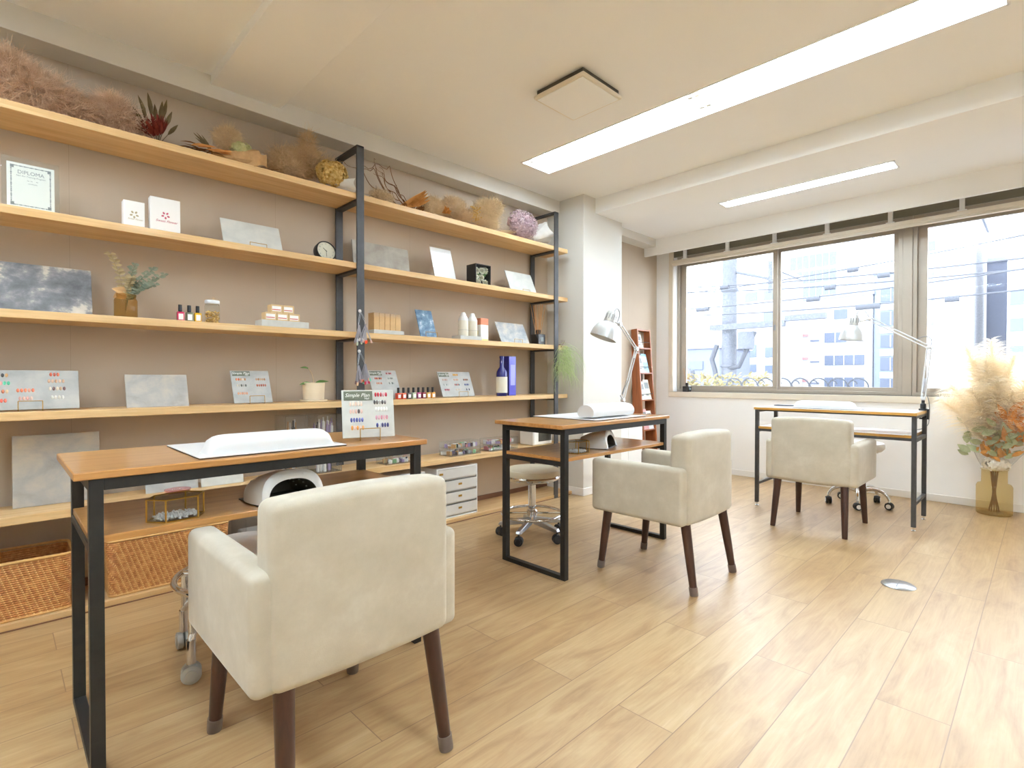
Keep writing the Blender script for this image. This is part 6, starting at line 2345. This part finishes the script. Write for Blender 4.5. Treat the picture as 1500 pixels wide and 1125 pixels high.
# ------------------------------------------------------------------ brochures in the rack
bro = [(1.33, -.06, .10, .15, 'paper_white', 'narrow white leaflet in the top tier of the wooden rack'),
       (1.062, -.062, .10, .19, 'paper_white', 'white booklet beside the blue one in the second tier of the rack'),
       (1.062, .035, .105, .21, 'blue_print', 'pale blue brochure in the second tier of the wooden rack'),
       (0.77, -.055, .105, .20, 'paper_white', 'white leaflet at the left in the third tier of the rack'),
       (0.77, .045, .11, .22, 'cream_label', 'cream leaflet at the right in the third tier of the rack'),
       (0.45, -.04, .12, .22, 'pink_print', 'pink and white brochure at the left in the fourth tier of the rack'),
       (0.45, .06, .10, .20, 'paper_white', 'white brochure at the right in the fourth tier of the rack')]
mat('blue_print', (150, 200, 226), .4)
mat('pink_print', (230, 178, 178), .4)
for z, x, w_, h_, m_, lab in bro:
    # rack face leans: y = 2.955 + tan(RL) * z
    p = Matrix.Translation((5.016, 2.955, 0)) @ Matrix.Rotation(-RL, 4, 'X') @ Vector((x, .014, z))
    t = thing('brochure', lab, 'brochure', p, 0.0, 'leaflets in the wooden rack')
    t.rotation_euler = (-.24, 0, 0)
    MB().box(-w_ / 2, w_ / 2, 0, .004, 0, h_).build('cover', m_, t)
    MB().box(-w_ * .36, w_ * .36, -.0005, 0, h_ * .55, h_ * .86).build('printed_panel', 'ink_grey' if m_ != 'blue_print' else 'paper_white', t)
    MB().box(-w_ * .36, w_ * .10, -.0005, 0, h_ * .2, h_ * .27).build('printed_panel', 'ink_pink' if 'pink' in lab else 'ink_grey', t)

# ------------------------------------------------------------------ pampas bouquet by the window
t = thing('glass_vase', 'squat amber glass bottle vase on the floor under the window', 'vase', (5.225, 0.265, 0))
MB().lathe([(0.0, 0.0), (.094, 0), (.102, .008), (.102, .205), (.094, .222), (.076, .228), (.073, .236), (.073, .325), (.080, .330)], 40, capt=False).build('vase_body', 'amber_glass', t, smooth=True)
MB().lathe([(0.0, .004), (.096, .004), (.100, .012)], 40, capb=False, capt=False).build('vase_base', 'amber_glass', t, smooth=True)

t = thing('pampas_bouquet', 'bouquet of creamy pampas plumes and orange foliage in clear film, in the amber vase', 'dried bouquet', (5.225, 0.265, 0))


def pampas(g, pts, n, L, seed, spread=1.0):
    """one feathery plume along a curved rachis"""
    r_ = random.Random(seed)
    k = len(pts) - 1
    for i in range(n):
        u = r_.random()
        f = u * k
        j = min(int(f), k - 1)
        p = pts[j].lerp(pts[j + 1], f - j)
        tn = (pts[j + 1] - pts[j]).normalized()
        a = r_.uniform(0, 2 * PI)
        o1 = tn.orthogonal().normalized()
        o2 = tn.cross(o1)
        out = (o1 * math.cos(a) + o2 * math.sin(a))
        ll = L * (0.35 + 0.75 * math.sin(PI * min(1, .12 + u * .95)) ** .6) * r_.uniform(.5, 1.15)
        d0 = (tn * 1.0 + out * .55 * spread).normalized()
        d1 = (tn * .35 + out * 1.0 * spread + Vector((0, 0, -.55))).normalized()
        q = [p, p + d0 * ll * .35, p + d0 * ll * .55 + d1 * ll * .2, p + d0 * ll * .65 + d1 * ll * .48]
        g.ribbon(q, [.0032, .0030, .0024, .0008], Vector((r_.uniform(-1, 1), r_.uniform(-1, 1), r_.uniform(-1, 1))))
    return g


def lim(o):
    for v in o.data.vertices:
        if v.co.x > .178:
            v.co.x = .178 - (v.co.x - .178) * .25


plumes = [((-.02, .16, 1.23), 1700), ((-.04, .02, 1.27), 1700), ((-.06, .11, 1.12), 1500), ((-.10, .05, 1.12), 1500), ((-.05, -.10, 1.16), 1500), ((-.08, -.20, 1.02), 1400), ((-.06, .25, .95), 1300),
          ((-.10, .30, .84), 1100), ((-.12, -.02, 1.0), 1400), ((-.13, .12, .92), 1300), ((.0, -.02, 1.12), 1300), ((-.12, -.25, .92), 1200), ((-.14, -.10, .90), 1200)]
for i, (tip, n) in enumerate(plumes):
    tip = Vector(tip)
    base = Vector((0, 0, .36)).lerp(tip, .38)
    pts = bez(Vector((0, 0, .30)), Vector((0, 0, .55)), Vector((tip.x * .6, tip.y * .5, tip.z * .80)), tip, 14)
    g = MB()
    pampas(g, [Vector(p) for p in pts[5:]], int(n * .62), .18, 100 + i)
    o = g.build('plume', 'pampas', t)
    lim(o)
    MB().tube(pts[:8], .0022, 5).build('stem', 'smoke_gold', t, smooth=True)
r_ = random.Random(8)
g = MB()
for k in range(60):
    c = Vector((r_.uniform(-.14, -.03), r_.uniform(-.17, -.02), r_.uniform(.52, .80)))
    d = Vector((r_.uniform(-.6, .2), r_.uniform(-.8, .6), r_.uniform(.3, 1))).normalized()
    g.leaf(c, c + d * r_.uniform(.07, .12), r_.uniform(.026, .042), (-1, r_.uniform(-.6, .6), .2), r_.uniform(-.3, .4))
o = g.build('orange_leaves', 'rust_leaf', t, smooth=True)
g = MB()
for k in range(46):
    c = Vector((r_.uniform(-.14, 0.02), r_.uniform(-.15, .16), r_.uniform(.42, .66)))
    d = Vector((r_.uniform(-.6, .2), r_.uniform(-1, 1), r_.uniform(.0, 1))).normalized()
    g.leaf(c, c + d * r_.uniform(.06, .10), r_.uniform(.035, .055), (-1, r_.uniform(-.6, .6), .2), r_.uniform(-.2, .4))
o = g.build('sage_leaves', 'sage_leaf', t, smooth=True)
g = MB()
for k in range(34):
    c = Vector((r_.uniform(-.12, 0.0), r_.uniform(-.10, .10), r_.uniform(.40, .55)))
    d = Vector((r_.uniform(-.6, .2), r_.uniform(-1, 1), r_.uniform(.0, 1))).normalized()
    g.leaf(c, c + d * r_.uniform(.05, .08), r_.uniform(.02, .035), (-1, r_.uniform(-.6, .6), .2), r_.uniform(-.2, .4))
o = g.build('brown_leaves', 'orange_dry', t, smooth=True)
o = florets(MB(), (-.03, -.01, .375), (.085, .075, .045), 130, .024, 12).build('white_florets', 'white_petal', t)
g = MB()
for k in range(12):
    a = 2 * PI * k / 12
    g.tube([(.03 * math.cos(a), .03 * math.sin(a), .02), (.01 * math.cos(a + 2), .01 * math.sin(a + 2), .2), (.03 * math.cos(a + 2.5), .03 * math.sin(a + 2.5), .40)], .0035, 6)
g.build('stem', 'brown_leaf', t, smooth=True)


def film(u, v):
    a = 2 * PI * u
    r = .062 + .135 * v ** .8
    r *= 1 + .10 * v * math.sin(6 * a + 1) + .04 * math.sin(11 * a + 4 * v)
    z = .335 + .33 * v + .07 * v * math.sin(2 * a + 2.2)
    x = r * math.cos(a) * .85 - .02 * v
    return Vector((min(x, .175), r * math.sin(a) - .03 * v, z))


MB().grid(film, 60, 14).build('film_wrap', 'clear_film', t, smooth=True)
# ------------------------------------------------------------------ camera, sky, view
cam = bpy.data.cameras.new('camera')
co = bpy.data.objects.new('camera', cam)
COL.objects.link(co)
cam.sensor_width = 36
cam.lens = 36 * 769.35 / 1500
cam.clip_start = 0.05
cam.clip_end = 500
yaw, pit = math.radians(45.5265), math.radians(-0.6629)
d = Vector((math.cos(yaw) * math.cos(pit), math.sin(yaw) * math.cos(pit), math.sin(pit)))
co.location = (0, 0, 1.0)
co.rotation_euler = d.to_track_quat('-Z', 'Y').to_euler()
SC.camera = co

w = bpy.data.worlds.new('World')
SC.world = w
w.use_nodes = True
bg = w.node_tree.nodes['Background']
bg.inputs['Color'].default_value = (0.91, 0.97, 1.03, 1)
bg.inputs['Strength'].default_value = SKY

SC.view_settings.view_transform = 'Standard'
SC.view_settings.look = 'None'
SC.view_settings.gamma = 1
SC.view_settings.use_curve_mapping = False
SC.view_settings.exposure = EXPOSURE
cy = SC.cycles
cy.use_denoising = True
cy.max_bounces = 10
cy.diffuse_bounces = 6
cy.glossy_bounces = 4
cy.transmission_bounces = 6
cy.transparent_max_bounces = 64
cy.caustics_reflective = False
cy.caustics_refractive = False
cy.sample_clamp_indirect = 6.0
